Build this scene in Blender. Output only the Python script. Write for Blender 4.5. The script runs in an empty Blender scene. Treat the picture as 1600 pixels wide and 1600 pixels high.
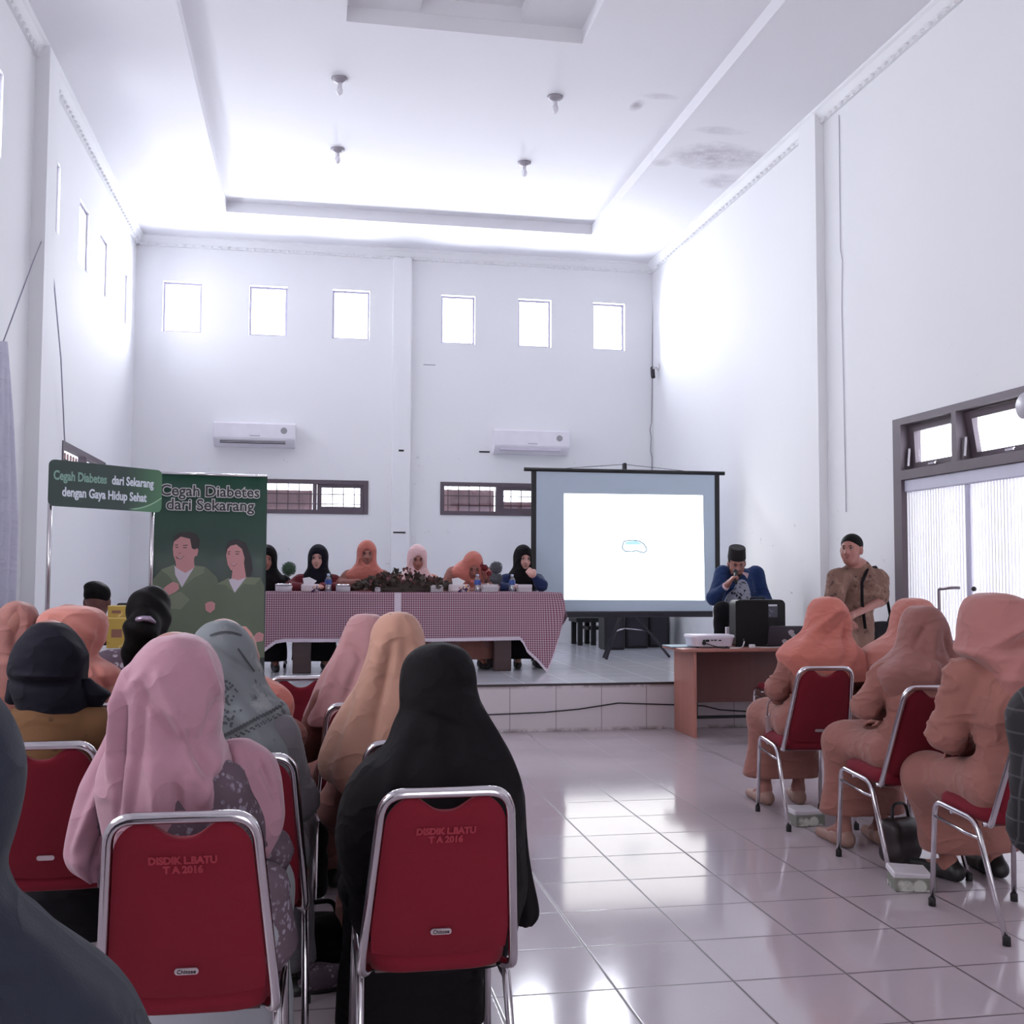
import bpy, math, random
import numpy as np
from mathutils import Vector, Matrix
random.seed(7); RNG = np.random.default_rng(7)
SC = bpy.context.scene
COL = SC.collection

# ------------------------------------------------------------------ camera
F_PX, YAW, PITCH, ROLL, CAM_Z = 1691.86, 0.1818, 0.0565, 0.0039, 1.339
_f = np.array([math.sin(YAW)*math.cos(PITCH), math.cos(YAW)*math.cos(PITCH), math.sin(PITCH)])
_r = np.array([math.cos(YAW), -math.sin(YAW), 0.0]); _u = np.cross(_r, _f)
_c, _s = math.cos(ROLL), math.sin(ROLL)
AX_R, AX_U, AX_F = _c*_r + _s*_u, -_s*_r + _c*_u, _f
CAM = np.array([0.0, 0.0, CAM_Z])
cd = bpy.data.cameras.new('camera'); cam = bpy.data.objects.new('camera', cd); COL.objects.link(cam)
cd.sensor_width = 36.0; cd.lens = 36.0*F_PX/1600.0; cd.clip_end = 200; cd.clip_start = 0.05
cam.matrix_world = Matrix(((AX_R[0], AX_U[0], -AX_F[0], 0), (AX_R[1], AX_U[1], -AX_F[1], 0),
                           (AX_R[2], AX_U[2], -AX_F[2], CAM_Z), (0, 0, 0, 1)))
SC.camera = cam

# ------------------------------------------------------------------ world, lights, exposure
vs = SC.view_settings
vs.view_transform = 'Standard'; vs.look = 'None'; vs.gamma = 1.0; vs.exposure = 0.62; vs.use_curve_mapping = False
SC.cycles.max_bounces = 10; SC.cycles.diffuse_bounces = 6; SC.cycles.transparent_max_bounces = 12
SC.cycles.caustics_reflective = False; SC.cycles.caustics_refractive = False
SC.cycles.sample_clamp_indirect = 4.0
w = bpy.data.worlds.new('sky'); SC.world = w; w.use_nodes = True
w.node_tree.nodes['Background'].inputs[0].default_value = (0.93, 0.94, 1.0, 1)
w.node_tree.nodes['Background'].inputs[1].default_value = 4.0
def area(name, loc, direction, sx, sy, power, color=(1, 1, 1)):
    l = bpy.data.lights.new(name, 'AREA'); l.shape = 'RECTANGLE'; l.size = sx; l.size_y = sy
    l.energy = power; l.color = color
    o = bpy.data.objects.new(name, l); COL.objects.link(o); o.location = loc
    o.rotation_euler = Vector(direction).to_track_quat('-Z', 'Y').to_euler()
    return o
XL, XR, YB, YR, ZC, YS, ZS = -2.301, 4.666, 14.48, -3.2, 5.70, 9.07, 0.404
DAY = (0.97, 0.97, 1.0)
BACKWIN = [(-1.961, -1.474), (-0.867, -0.378), (0.215, 0.707), (1.676, 2.138), (2.74, 3.202), (3.804, 4.257)]
for a, b in BACKWIN:
    area('daylight_back', ((a+b)/2, YB+0.40, 4.79), (0, -1, 0), 0.62, 0.80, 95, DAY)
SIDEWIN = [(8.0, 8.38), (9.774, 10.236), (11.063, 11.546), (12.111, 12.597), (13.428, 13.928)]
for a, b in SIDEWIN:
    area('daylight_left', (XL-0.42, (a+b)/2, 4.69), (1, 0, 0), 0.8, 0.6, 34, DAY)
area('daylight_low_back', (0.0, YB+0.42, 2.33), (0, -1, 0), 1.6, 0.5, 4, DAY)
area('daylight_low_back', (2.45, YB+0.42, 2.33), (0, -1, 0), 1.6, 0.5, 4, DAY)
area('daylight_doorway_right', (XR+0.75, 6.3, 1.35), (-1, 0, 0), 2.6, 4.4, 80, DAY)
area('rear_fill', (1.4, YR-0.5, 1.9), (0, 1, 0), 2.2, 2.0, 30, (1.0, 0.97, 0.98))  # added fill lamp behind the camera, standing in for unseen open doors
area('left_front_fill', (XL-0.3, 3.0, 2.6), (1, 0, 0.1), 1.4, 3.0, 14, (1.0, 0.97, 1.0))  # added fill lamp outside the left wall, beyond the camera's view

# ------------------------------------------------------------------ helpers
def ray(u, v): return AX_R*(u-800)/F_PX + AX_U*(800-v)/F_PX + AX_F
def at(u, v, Y): d = ray(u, v); return CAM + d*(Y/d[1])
def atX(u, v, X): d = ray(u, v); return CAM + d*(X/d[0])
def atZ(u, v, z): d = ray(u, v); return CAM + d*((z-CAM_Z)/d[2])
def at_plane(u, v, p0, n): d = ray(u, v); return CAM + d*(np.dot(np.array(p0)-CAM, n)/np.dot(d, n))
def lin(c):
    return tuple((x/255/12.92 if x/255 <= 0.04045 else ((x/255+0.055)/1.055)**2.4) for x in c)

def tag(o, label=None, cat=None, group=None, kind=None):
    if label: o['label'] = label
    if cat: o['category'] = cat
    if group: o['group'] = group
    if kind: o['kind'] = kind
    return o
def empty(name, loc=(0, 0, 0), rz=0.0, label=None, cat=None, group=None, kind=None):
    o = bpy.data.objects.new(name, None); COL.objects.link(o); o.empty_display_size = 0.1
    o.location = loc; o.rotation_euler = (0, 0, rz)
    return tag(o, label, cat, group, kind)
def link(name, me, mats=None, parent=None, smooth=False):
    o = bpy.data.objects.new(name, me); COL.objects.link(o)
    if mats is not None:
        for m in (mats if isinstance(mats, (list, tuple)) else [mats]): me.materials.append(m)
    if parent: o.parent = parent
    if smooth and len(me.polygons): me.polygons.foreach_set('use_smooth', [True]*len(me.polygons))
    return o

class MB:
    """collects boxes, tubes, lathes, prisms, grids into one mesh"""
    def __init__(s): s.v = []; s.f = []; s.m = []
    def add(s, vs_, fs, mi=0):
        b = len(s.v); s.v += [tuple(map(float, x)) for x in vs_]
        s.f += [tuple(i+b for i in q) for q in fs]; s.m += [mi]*len(fs); return s
    def box(s, a, b, mi=0, bev=0.0, rot=None, org=None):
        x0, y0, z0 = a; x1, y1, z1 = b
        if bev > 0:
            r = min(bev, (x1-x0)*.49, (y1-y0)*.49, (z1-z0)*.49)
            vv, idx = [], {}
            for sx in (0, 1):
                for sy in (0, 1):
                    for sz in (0, 1):
                        X, Y, Z = (x1 if sx else x0), (y1 if sy else y0), (z1 if sz else z0)
                        dx, dy, dz = (-r if sx else r), (-r if sy else r), (-r if sz else r)
                        idx[sx, sy, sz, 0] = len(vv); vv.append((X, Y+dy, Z+dz))
                        idx[sx, sy, sz, 1] = len(vv); vv.append((X+dx, Y, Z+dz))
                        idx[sx, sy, sz, 2] = len(vv); vv.append((X+dx, Y+dy, Z))
            ff = []
            I = lambda *k: idx[k]
            for q in (0, 1):
                ff.append([I(q, 0, 0, 0), I(q, 1, 0, 0), I(q, 1, 1, 0), I(q, 0, 1, 0)])
                ff.append([I(0, q, 0, 1), I(1, q, 0, 1), I(1, q, 1, 1), I(0, q, 1, 1)])
                ff.append([I(0, 0, q, 2), I(1, 0, q, 2), I(1, 1, q, 2), I(0, 1, q, 2)])
            for p in (0, 1):
                for q in (0, 1):
                    ff.append([I(p, q, 0, 0), I(p, q, 1, 0), I(p, q, 1, 1), I(p, q, 0, 1)])
                    ff.append([I(p, 0, q, 0), I(p, 1, q, 0), I(p, 1, q, 2), I(p, 0, q, 2)])
                    ff.append([I(0, p, q, 1), I(1, p, q, 1), I(1, p, q, 2), I(0, p, q, 2)])
            for p in (0, 1):
                for q in (0, 1):
                    for t in (0, 1): ff.append([I(p, q, t, 0), I(p, q, t, 1), I(p, q, t, 2)])
            cen = np.array([(x0+x1)/2, (y0+y1)/2, (z0+z1)/2]); V = np.array(vv)
            out = []
            for q in ff:
                P = V[q]; n = np.cross(P[1]-P[0], P[2]-P[0])
                out.append(q if np.dot(n, P.mean(0)-cen) > 0 else q[::-1])
            vv, ff = V, out
        else:
            vv = np.array([(x0, y0, z0), (x1, y0, z0), (x1, y1, z0), (x0, y1, z0), (x0, y0, z1), (x1, y0, z1), (x1, y1, z1), (x0, y1, z1)])
            ff = [(0, 3, 2, 1), (4, 5, 6, 7), (0, 1, 5, 4), (1, 2, 6, 5), (2, 3, 7, 6), (3, 0, 4, 7)]
        if rot is not None:
            o_ = np.array(org if org is not None else [(x0+x1)/2, (y0+y1)/2, (z0+z1)/2])
            vv = (np.asarray(vv)-o_) @ np.array(rot).T + o_
        return s.add(vv, ff, mi)
    def tube(s, pts, r, n=10, mi=0, cap=True):
        pts = [np.array(p, float) for p in pts]; m = len(pts)
        rr = r if hasattr(r, '__len__') else [r]*m
        T = []
        for i in range(m):
            a = pts[max(i-1, 0)]; b = pts[min(i+1, m-1)]; t = b-a; T.append(t/(np.linalg.norm(t)+1e-12))
        ref = np.array([0, 0, 1.0]) if abs(T[0][2]) < .9 else np.array([1.0, 0, 0])
        N = np.cross(T[0], ref); N /= np.linalg.norm(N)
        vv = []
        for i in range(m):
            N = N - T[i]*np.dot(N, T[i]); N /= np.linalg.norm(N); B = np.cross(T[i], N)
            for k in range(n):
                a = 2*math.pi*k/n; vv.append(pts[i]+rr[i]*(math.cos(a)*N+math.sin(a)*B))
        ff = [(i*n+k, i*n+(k+1) % n, (i+1)*n+(k+1) % n, (i+1)*n+k) for i in range(m-1) for k in range(n)]
        if cap: ff += [tuple(range(n-1, -1, -1)), tuple((m-1)*n+k for k in range(n))]
        return s.add(vv, ff, mi)
    def lathe(s, prof, c=(0, 0, 0), n=20, mi=0, cap=True, mat=None):
        m = len(prof); vv = []
        for (r, z) in prof:
            for k in range(n):
                a = 2*math.pi*k/n; vv.append((r*math.cos(a), r*math.sin(a), z))
        vv = np.array(vv)
        if mat is not None: vv = vv @ np.array(mat).T
        vv = vv + np.array(c)
        ff = [(i*n+k, i*n+(k+1) % n, (i+1)*n+(k+1) % n, (i+1)*n+k) for i in range(m-1) for k in range(n)]
        if cap: ff += [tuple(range(n-1, -1, -1)), tuple((m-1)*n+k for k in range(n))]
        return s.add(vv, ff, mi)
    def ball(s, c, r, n=14, mi=0):
        r = r if hasattr(r, '__len__') else (r, r, r)
        pr = [(math.sin(math.pi*(i+.02)/(n//2+.04)), -math.cos(math.pi*(i+.02)/(n//2+.04))) for i in range(n//2+1)]
        b = len(s.v); s.lathe(pr, (0, 0, 0), n, mi)
        for i in range(b, len(s.v)):
            x, y, z = s.v[i]; s.v[i] = (x*r[0]+c[0], y*r[1]+c[1], z*r[2]+c[2])
        return s
    def prism(s, poly, org, ex, ey, depth, mi=0):
        """polygon in the plane (org, ex, ey), extruded along ex x ey by depth"""
        ex, ey, org = map(lambda a: np.array(a, float), (ex, ey, org)); nz = np.cross(ex, ey); nz /= np.linalg.norm(nz)
        ar = sum(poly[i][0]*poly[(i+1) % len(poly)][1]-poly[(i+1) % len(poly)][0]*poly[i][1] for i in range(len(poly)))
        if ar < 0: poly = poly[::-1]
        n = len(poly); base = [org+ex*x+ey*y for x, y in poly]; top = [p+nz*depth for p in base]
        ff = [tuple(range(n-1, -1, -1)), tuple(range(n, 2*n))] + [(i, (i+1) % n, n+(i+1) % n, n+i) for i in range(n)]
        if depth < 0: ff = [q[::-1] for q in ff]
        return s.add(base+top, ff, mi)
    def grid(s, P, mi=0, closed=False):
        """P: rows x cols x 3"""
        P = np.asarray(P); m, n = P.shape[:2]; e = n if closed else n-1
        return s.add(P.reshape(-1, 3), [(i*n+j, i*n+(j+1) % n, (i+1)*n+(j+1) % n, (i+1)*n+j) for i in range(m-1) for j in range(e)], mi)
    def mesh(s, name):
        me = bpy.data.meshes.new(name); me.from_pydata(s.v, [], s.f)
        if any(s.m): me.polygons.foreach_set('material_index', s.m)
        me.update(); return me
    def build(s, name, mats, parent=None, smooth=False, auto=None):
        o = link(name, s.mesh(name), mats, parent, smooth or auto is not None)
        if auto is not None:
            me = o.data
            try: me.set_sharp_from_angle(angle=math.radians(auto))
            except Exception: pass
        return o
def rot3(rx=0, ry=0, rz=0):
    return np.array(Matrix.Rotation(rz, 3, 'Z') @ Matrix.Rotation(ry, 3, 'Y') @ Matrix.Rotation(rx, 3, 'X'))
def fillet(pts, r, n=6):
    """round the inner corners of a polyline"""
    pts = [np.array(p, float) for p in pts]; out = [pts[0]]
    for i in range(1, len(pts)-1):
        a, b, c = pts[i-1], pts[i], pts[i+1]
        da, dc = a-b, c-b; la, lc = np.linalg.norm(da), np.linalg.norm(dc)
        q = min(r, la*.48, lc*.48); p0, p1 = b+da/la*q, b+dc/lc*q
        for k in range(n+1):
            t = k/n; out.append((1-t)**2*p0+2*t*(1-t)*b+t*t*p1)
    out.append(pts[-1]); return out
def rrect(x0, y0, x1, y1, r, n=5):
    out = []
    for cx, cy, a0 in ((x1-r, y0+r, -90), (x1-r, y1-r, 0), (x0+r, y1-r, 90), (x0+r, y0+r, 180)):
        for k in range(n+1):
            a = math.radians(a0+90*k/n); out.append((cx+r*math.cos(a), cy+r*math.sin(a)))
    return out
def copy_tree(o, parent=None):
    c = o.copy(); COL.objects.link(c)
    if parent: c.parent = parent
    for ch in list(o.children): copy_tree(ch, c)
    return c
def text_obj(name, body, size, mat, org, ex, ey, parent=None, offset=0.0, extrude=0.0006, align='CENTER', width=None, lift=0.0, to_local=None):
    cu = bpy.data.curves.new(name, 'FONT'); cu.body = body; cu.size = size; cu.offset = offset; cu.extrude = extrude
    cu.align_x = align; cu.align_y = 'CENTER'; cu.space_line = 0.95; cu.resolution_u = 3
    t = bpy.data.objects.new(name, cu); COL.objects.link(t)
    dg = bpy.context.evaluated_depsgraph_get(); dg.update()
    me = bpy.data.meshes.new_from_object(t.evaluated_get(dg)); bpy.data.objects.remove(t)
    n = len(me.vertices); V = np.empty(n*3); me.vertices.foreach_get('co', V); V = V.reshape(-1, 3)
    if width: V[:, 0] *= width/max(1e-6, V[:, 0].max()-V[:, 0].min())
    ex = np.array(ex, float); ex /= np.linalg.norm(ex); ey = np.array(ey, float); ey /= np.linalg.norm(ey); nz = np.cross(ex, ey)
    W = np.array(org)+V[:, :1]*ex+V[:, 1:2]*ey+(V[:, 2:3]+lift)*nz
    if to_local is not None: W = to_local(W)
    me.vertices.foreach_set('co', W.ravel()); me.materials.clear(); me.update()
    return link(name, me, mat, parent)

# ------------------------------------------------------------------ materials
MATS = {}
class NT:
    def __init__(s, name):
        s.mat = bpy.data.materials.new(name); s.mat.use_nodes = True; s.t = s.mat.node_tree
        s.b = s.t.nodes['Principled BSDF']; s.out = s.t.nodes['Material Output']
    def n(s, typ, **kw):
        nd = s.t.nodes.new(typ)
        for k, v in kw.items():
            if k.startswith('i_'):
                key = k[2:]; key = int(key) if key.isdigit() else key.replace('_', ' ')
                s.set(nd.inputs[key], v)
            else: setattr(nd, k, v)
        return nd
    def set(s, inp, v):
        if isinstance(v, bpy.types.NodeSocket): s.t.links.new(v, inp)
        else: inp.default_value = (tuple(v)+(1,)) if (hasattr(v, '__len__') and len(v) == 3 and inp.type == 'RGBA') else v
    def math(s, op, a, b=0.0, c=None):
        nd = s.t.nodes.new('ShaderNodeMath'); nd.operation = op; s.set(nd.inputs[0], a); s.set(nd.inputs[1], b)
        if c is not None: s.set(nd.inputs[2], c)
        return nd.outputs[0]
    def mix(s, f, a, b):
        nd = s.t.nodes.new('ShaderNodeMix'); nd.data_type = 'RGBA'
        s.set(nd.inputs[0], f); s.set(nd.inputs[6], a); s.set(nd.inputs[7], b); return nd.outputs[2]
    def coord(s, kind='Object'):
        return s.t.nodes.new('ShaderNodeTexCoord').outputs[kind]
    def geo(s): return s.t.nodes.new('ShaderNodeNewGeometry').outputs['Position']
    def noise(s, vec, scale, detail=3, rough=.5):
        nd = s.t.nodes.new('ShaderNodeTexNoise'); s.set(nd.inputs['Vector'], vec)
        nd.inputs['Scale'].default_value = scale; nd.inputs['Detail'].default_value = detail; nd.inputs['Roughness'].default_value = rough
        return nd.outputs['Fac']
    def voro(s, vec, scale, feature='F1'):
        nd = s.t.nodes.new('ShaderNodeTexVoronoi'); nd.feature = feature; s.set(nd.inputs['Vector'], vec); nd.inputs['Scale'].default_value = scale
        return nd.outputs['Distance']
    def ramp(s, f, a, b):
        nd = s.t.nodes.new('ShaderNodeMapRange'); s.set(nd.inputs[0], f); nd.inputs[1].default_value = a; nd.inputs[2].default_value = b; nd.clamp = True
        return nd.outputs[0]
    def xyz(s, vec):
        nd = s.t.nodes.new('ShaderNodeSeparateXYZ'); s.set(nd.inputs[0], vec); return nd.outputs
    def scale(s, vec, sc):
        nd = s.t.nodes.new('ShaderNodeMapping'); s.set(nd.inputs[0], vec); nd.inputs['Scale'].default_value = sc; return nd.outputs[0]
    def bump(s, h, strength=.3, dist=.01):
        nd = s.t.nodes.new('ShaderNodeBump'); s.set(nd.inputs['Height'], h); nd.inputs['Strength'].default_value = strength; nd.inputs['Distance'].default_value = dist
        s.t.links.new(nd.outputs[0], s.b.inputs['Normal'])
    def base(s, v): s.set(s.b.inputs['Base Color'], v)
    def rough(s, v): s.set(s.b.inputs['Roughness'], v)
def mat(name, rgb, rough=.6, metal=0.0, var=.06, scale=8.0, bump=0.0, bscale=60, spec=None, coat=0.0):
    if name in MATS: return MATS[name]
    t = NT(name); c = lin(rgb); P = t.coord('Object')
    f = t.noise(P, scale, 3)
    t.base(t.mix(f, tuple(x*(1-var) for x in c), tuple(min(1, x*(1+var)) for x in c))); t.rough(rough); t.b.inputs['Metallic'].default_value = metal
    if spec is not None: t.b.inputs['Specular IOR Level'].default_value = spec
    if coat: t.b.inputs['Coat Weight'].default_value = coat
    if bump: t.bump(t.noise(P, bscale, 2), bump, .004)
    MATS[name] = t.mat; return t.mat
def cloth(name, rgb, sheen=.15, weave=260.0, var=.07, fold=.25):
    if name in MATS: return MATS[name]
    t = NT(name); c = lin(rgb); P = t.coord('Object'); f = t.noise(P, 5, 4)
    t.base(t.mix(f, tuple(x*(1-var) for x in c), tuple(min(1, x*(1+var)) for x in c))); t.rough(.88)
    t.b.inputs['Specular IOR Level'].default_value = .15
    t.b.inputs['Sheen Weight'].default_value = sheen; t.b.inputs['Sheen Roughness'].default_value = .5
    n1 = t.noise(t.scale(P, (1, 1, 1.7)), 5.5, 2, .45); n2 = t.noise(P, 12, 3, .5)
    def ridge(n): return t.math('POWER', t.math('SUBTRACT', 1.0, t.math('ABSOLUTE', t.math('MULTIPLY', t.math('SUBTRACT', n, .5), 3.0))), 3.0)
    h = t.math('ADD', t.math('ADD', t.math('MULTIPLY', ridge(n1), fold*2.6), t.math('MULTIPLY', n2, fold)), t.math('MULTIPLY', t.noise(P, weave, 1), .05))
    t.bump(h, .45, .022)
    MATS[name] = t.mat; return t.mat
def printed(name, ground, spots, scale=30, lo=.3, hi=.38, second=None, scale2=12, lo2=.55, hi2=.6):
    """cloth with a printed or embroidered motif"""
    if name in MATS: return MATS[name]
    t = NT(name); P = t.coord('Object'); d = t.voro(P, scale); n = t.noise(P, scale*.35, 4, .6)
    m = t.math('MULTIPLY', t.ramp(d, hi, lo), t.ramp(n, .48, .56))
    c = t.mix(m, lin(ground), lin(spots))
    if second: c = t.mix(t.ramp(t.noise(P, scale2, 5, .65), lo2, hi2), c, lin(second))
    t.base(c); t.rough(.85); t.b.inputs['Specular IOR Level'].default_value = .2; t.bump(n, .25, .01)
    MATS[name] = t.mat; return t.mat
def emit(name, rgb, strength):
    t = NT(name); e = t.n('ShaderNodeEmission', i_Color=lin(rgb), i_Strength=strength); t.t.links.new(e.outputs[0], t.out.inputs[0]); return t.mat

def wall_mat(name, rgb, dirt=(150, 145, 150), speck=.0, low=None):
    t = NT(name); P = t.geo(); c = lin(rgb)
    base = t.mix(t.noise(P, 1.2, 4), tuple(x*.975 for x in c), c)
    sp = t.math('MULTIPLY', t.ramp(t.noise(P, 7.0, 5, .75), .66, .74), speck)
    if low is not None:                                                # scuffs live between two heights
        z = t.xyz(P)[2]; band = t.math('MULTIPLY', t.ramp(z, low[0]-.25, low[0]), t.ramp(z, low[1]+.2, low[1]))
        sp = t.math('MULTIPLY', sp, band)
    t.base(t.mix(sp, base, lin(dirt))); t.rough(.75); t.b.inputs['Specular IOR Level'].default_value = .25
    t.bump(t.noise(P, 9, 3), .06, .01)
    return t.mat
M_WALL = wall_mat('white wall paint', (234, 234, 236))
M_WALLB = wall_mat('white wall paint with scuffs', (233, 233, 235), (140, 134, 142), .8, (1.2, 2.9))
def ceiling_mat():
    t = NT('white ceiling board with damp stains'); P = t.geo(); c = lin((230, 229, 233))
    base = t.mix(t.noise(P, 1.5, 3), tuple(x*.97 for x in c), c)
    tot = None
    for (cx, cy, rx, ry, a) in ((4.10, 10.55, .55, .36, .6), (4.40, 11.2, .22, .25, .4), (3.9, 9.9, .30, .10, .3), (3.0, 9.78, .07, .13, .8), (3.15, 9.55, .20, .07, .3), (3.60, 10.8, .12, .12, .4)):
        x, y, z = t.xyz(P)
        d = t.math('ADD', t.math('POWER', t.math('DIVIDE', t.math('SUBTRACT', x, cx), rx), 2), t.math('POWER', t.math('DIVIDE', t.math('SUBTRACT', y, cy), ry), 2))
        d = t.math('ADD', d, t.math('MULTIPLY', t.math('SUBTRACT', t.noise(P, 4, 4, .6), .5), 1.6))
        m = t.math('MULTIPLY', t.ramp(d, 1.1, .1), a)
        tot = m if tot is None else t.math('MAXIMUM', tot, m)
    tot = t.math('MULTIPLY', tot, t.ramp(t.noise(P, 7, 5, .7), .2, .6))
    t.base(t.mix(tot, base, lin((150, 140, 150)))); t.rough(.8); return t.mat
M_CEIL = ceiling_mat()
def tile_mat(name, rgb, x0, y0, size, rough, grout, vertical=False, dirt=0.0, gw=.0028):
    t = NT(name); P = t.geo(); x, y, z = t.xyz(P)
    def line(c, o):
        f = t.math('FRACT', t.math('DIVIDE', t.math('SUBTRACT', c, o), size))
        d = t.math('MINIMUM', f, t.math('SUBTRACT', 1.0, f))
        return t.ramp(d, gw*1.5/size, gw*.6/size)
    g = line(x, x0)
    if not vertical: g = t.math('MAXIMUM', g, line(y, y0))
    c = lin(rgb)
    nz = t.noise(P, 2.2, 5, .6); base = t.mix(nz, tuple(q*.93 for q in c), tuple(min(1, q*1.05) for q in c))
    spk = t.ramp(t.noise(P, 90, 2), .6, .75)
    base = t.mix(t.math('MULTIPLY', spk, .12), base, lin((150, 140, 150)))
    if dirt:
        dz = t.math('MAXIMUM', t.ramp(t.math('ABSOLUTE', t.math('SUBTRACT', z, .385)), .03, .0), t.ramp(z, .035, .0))
        dm = t.math('MULTIPLY', t.math('MULTIPLY', dz, t.ramp(t.noise(P, 6, 4, .7), .42, .55)), dirt)
        base = t.mix(dm, base, lin((112, 98, 96)))
    t.base(t.mix(g, base, lin(grout)))
    t.rough(t.math('ADD', t.math('MULTIPLY', t.noise(P, 30, 3), .05), t.math('ADD', rough, t.math('MULTIPLY', g, .4))))
    t.b.inputs['Specular IOR Level'].default_value = .6
    hh = t.math('ADD', t.math('MULTIPLY', g, -1.0), t.math('MULTIPLY', t.noise(P, 3.0, 2), .25))
    t.bump(hh, .10, .003)
    return t.mat
M_FLOOR = tile_mat('glossy pale floor tile', (184, 171, 178), .9836, 5.0563, .4, .07, (84, 72, 80), gw=.0042)
M_STAGE = tile_mat('glossy stage tile', (206, 206, 214), .9836, 9.07, .4, .13, (150, 146, 155))
M_RISER = tile_mat('stage riser tile', (198, 190, 194), .055, 0, .4, .3, (128, 116, 116), True, .9)
M_CHROME = mat('chrome tube', (205, 200, 205), .16, 1.0, .03)
M_RED = cloth('dark red chair vinyl', (112, 26, 40), .05, 400, .06, .05)
M_RUBBER = mat('black rubber', (28, 25, 27), .7)
M_BLACK = mat('black plastic', (17, 16, 19), .5)
M_DARKMETAL = mat('dark painted metal', (45, 42, 50), .45, .3)
M_WHITE = mat('white plastic', (225, 222, 228), .4)
M_FRAME = mat('grey brown window frame', (92, 80, 88), .55, 0, .08)
def glass_mat():
    t = NT('thin window glass'); t.t.nodes.remove(t.b)
    a = t.n('ShaderNodeBsdfTransparent', i_Color=(.93, .95, .98, 1)); g = t.n('ShaderNodeBsdfGlossy', i_Roughness=.03)
    m = t.n('ShaderNodeMixShader', i_0=.07); t.t.links.new(a.outputs[0], m.inputs[1]); t.t.links.new(g.outputs[0], m.inputs[2]); t.t.links.new(m.outputs[0], t.out.inputs[0]); return t.mat
M_GLASS = glass_mat()
def clear_mat():
    t = NT('clear plastic'); t.t.nodes.remove(t.b)
    a = t.n('ShaderNodeBsdfTransparent', i_Color=(.80, .84, .92, 1)); g = t.n('ShaderNodeBsdfGlossy', i_Roughness=.08)
    m = t.n('ShaderNodeMixShader', i_0=.25); t.t.links.new(a.outputs[0], m.inputs[1]); t.t.links.new(g.outputs[0], m.inputs[2]); t.t.links.new(m.outputs[0], t.out.inputs[0]); return t.mat
M_CLEAR = clear_mat()
def translucent_panel():
    t = NT('white ribbed door panel'); t.b.inputs['Roughness'].default_value = .5
    c = lin((238, 238, 240)); P = t.geo(); y = t.xyz(P)[1]
    f = t.math('ABSOLUTE', t.math('SUBTRACT', t.math('FRACT', t.math('DIVIDE', y, .0345)), .5)); g = t.ramp(f, .40, .46)
    col = t.mix(g, c, lin((178, 176, 190))); t.base(col)
    tr = t.n('ShaderNodeBsdfTranslucent', i_Color=col); m = t.n('ShaderNodeMixShader', i_0=.45)
    t.t.links.new(t.b.outputs[0], m.inputs[1]); t.t.links.new(tr.outputs[0], m.inputs[2]); t.t.links.new(m.outputs[0], t.out.inputs[0]); return t.mat
M_PANEL = translucent_panel()
def gingham():
    t = NT('red and white gingham cloth'); uv = t.n('ShaderNodeUVMap').outputs[0]; x, y, z = t.xyz(uv)
    def st(c, p): return t.math('GREATER_THAN', t.math('FRACT', t.math('DIVIDE', c, p)), .5)
    a = t.math('MULTIPLY', t.math('ADD', st(x, .021), st(y, .021)), .5)
    t.base(t.mix(a, lin((190, 168, 180)), lin((112, 44, 64)))); t.rough(.9); t.b.inputs['Specular IOR Level'].default_value = .1
    return t.mat
M_GINGHAM = gingham()
M_HEM = cloth('white crochet hem', (214, 200, 212), .1)
def wood(name, a, b, sc=(1, 1, 12)):
    t = NT(name); P = t.scale(t.coord('Object'), sc); n = t.noise(P, 3.0, 5, .6)
    t.base(t.mix(n, lin(a), lin(b))); t.rough(.42); t.bump(n, .05, .002); return t.mat
M_WOOD = wood('brown laminate desk', (176, 118, 104), (152, 96, 86), (6, 6, .5))
M_DARKWOOD = wood('dark wood table', (66, 34, 38), (44, 22, 27))
M_SKIN = mat('brown skin', (150, 98, 88), .5, 0, .05, 14)
M_SKIN2 = mat('light brown skin', (190, 142, 132), .5, 0, .04, 14)
M_SKIN3 = mat('dark brown skin', (112, 72, 66), .5, 0, .05, 14)
M_HAIR = mat('black hair', (11, 8, 9), .55, 0, .2, 80, .4, 300, .1)
M_EYEW = mat('eye white', (165, 150, 148), .3); M_IRIS = mat('dark iris', (22, 14, 14), .2); M_LIP = mat('lip', (150, 78, 78), .5); M_LIPD = mat('lip brown', (112, 62, 60), .5)

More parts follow.
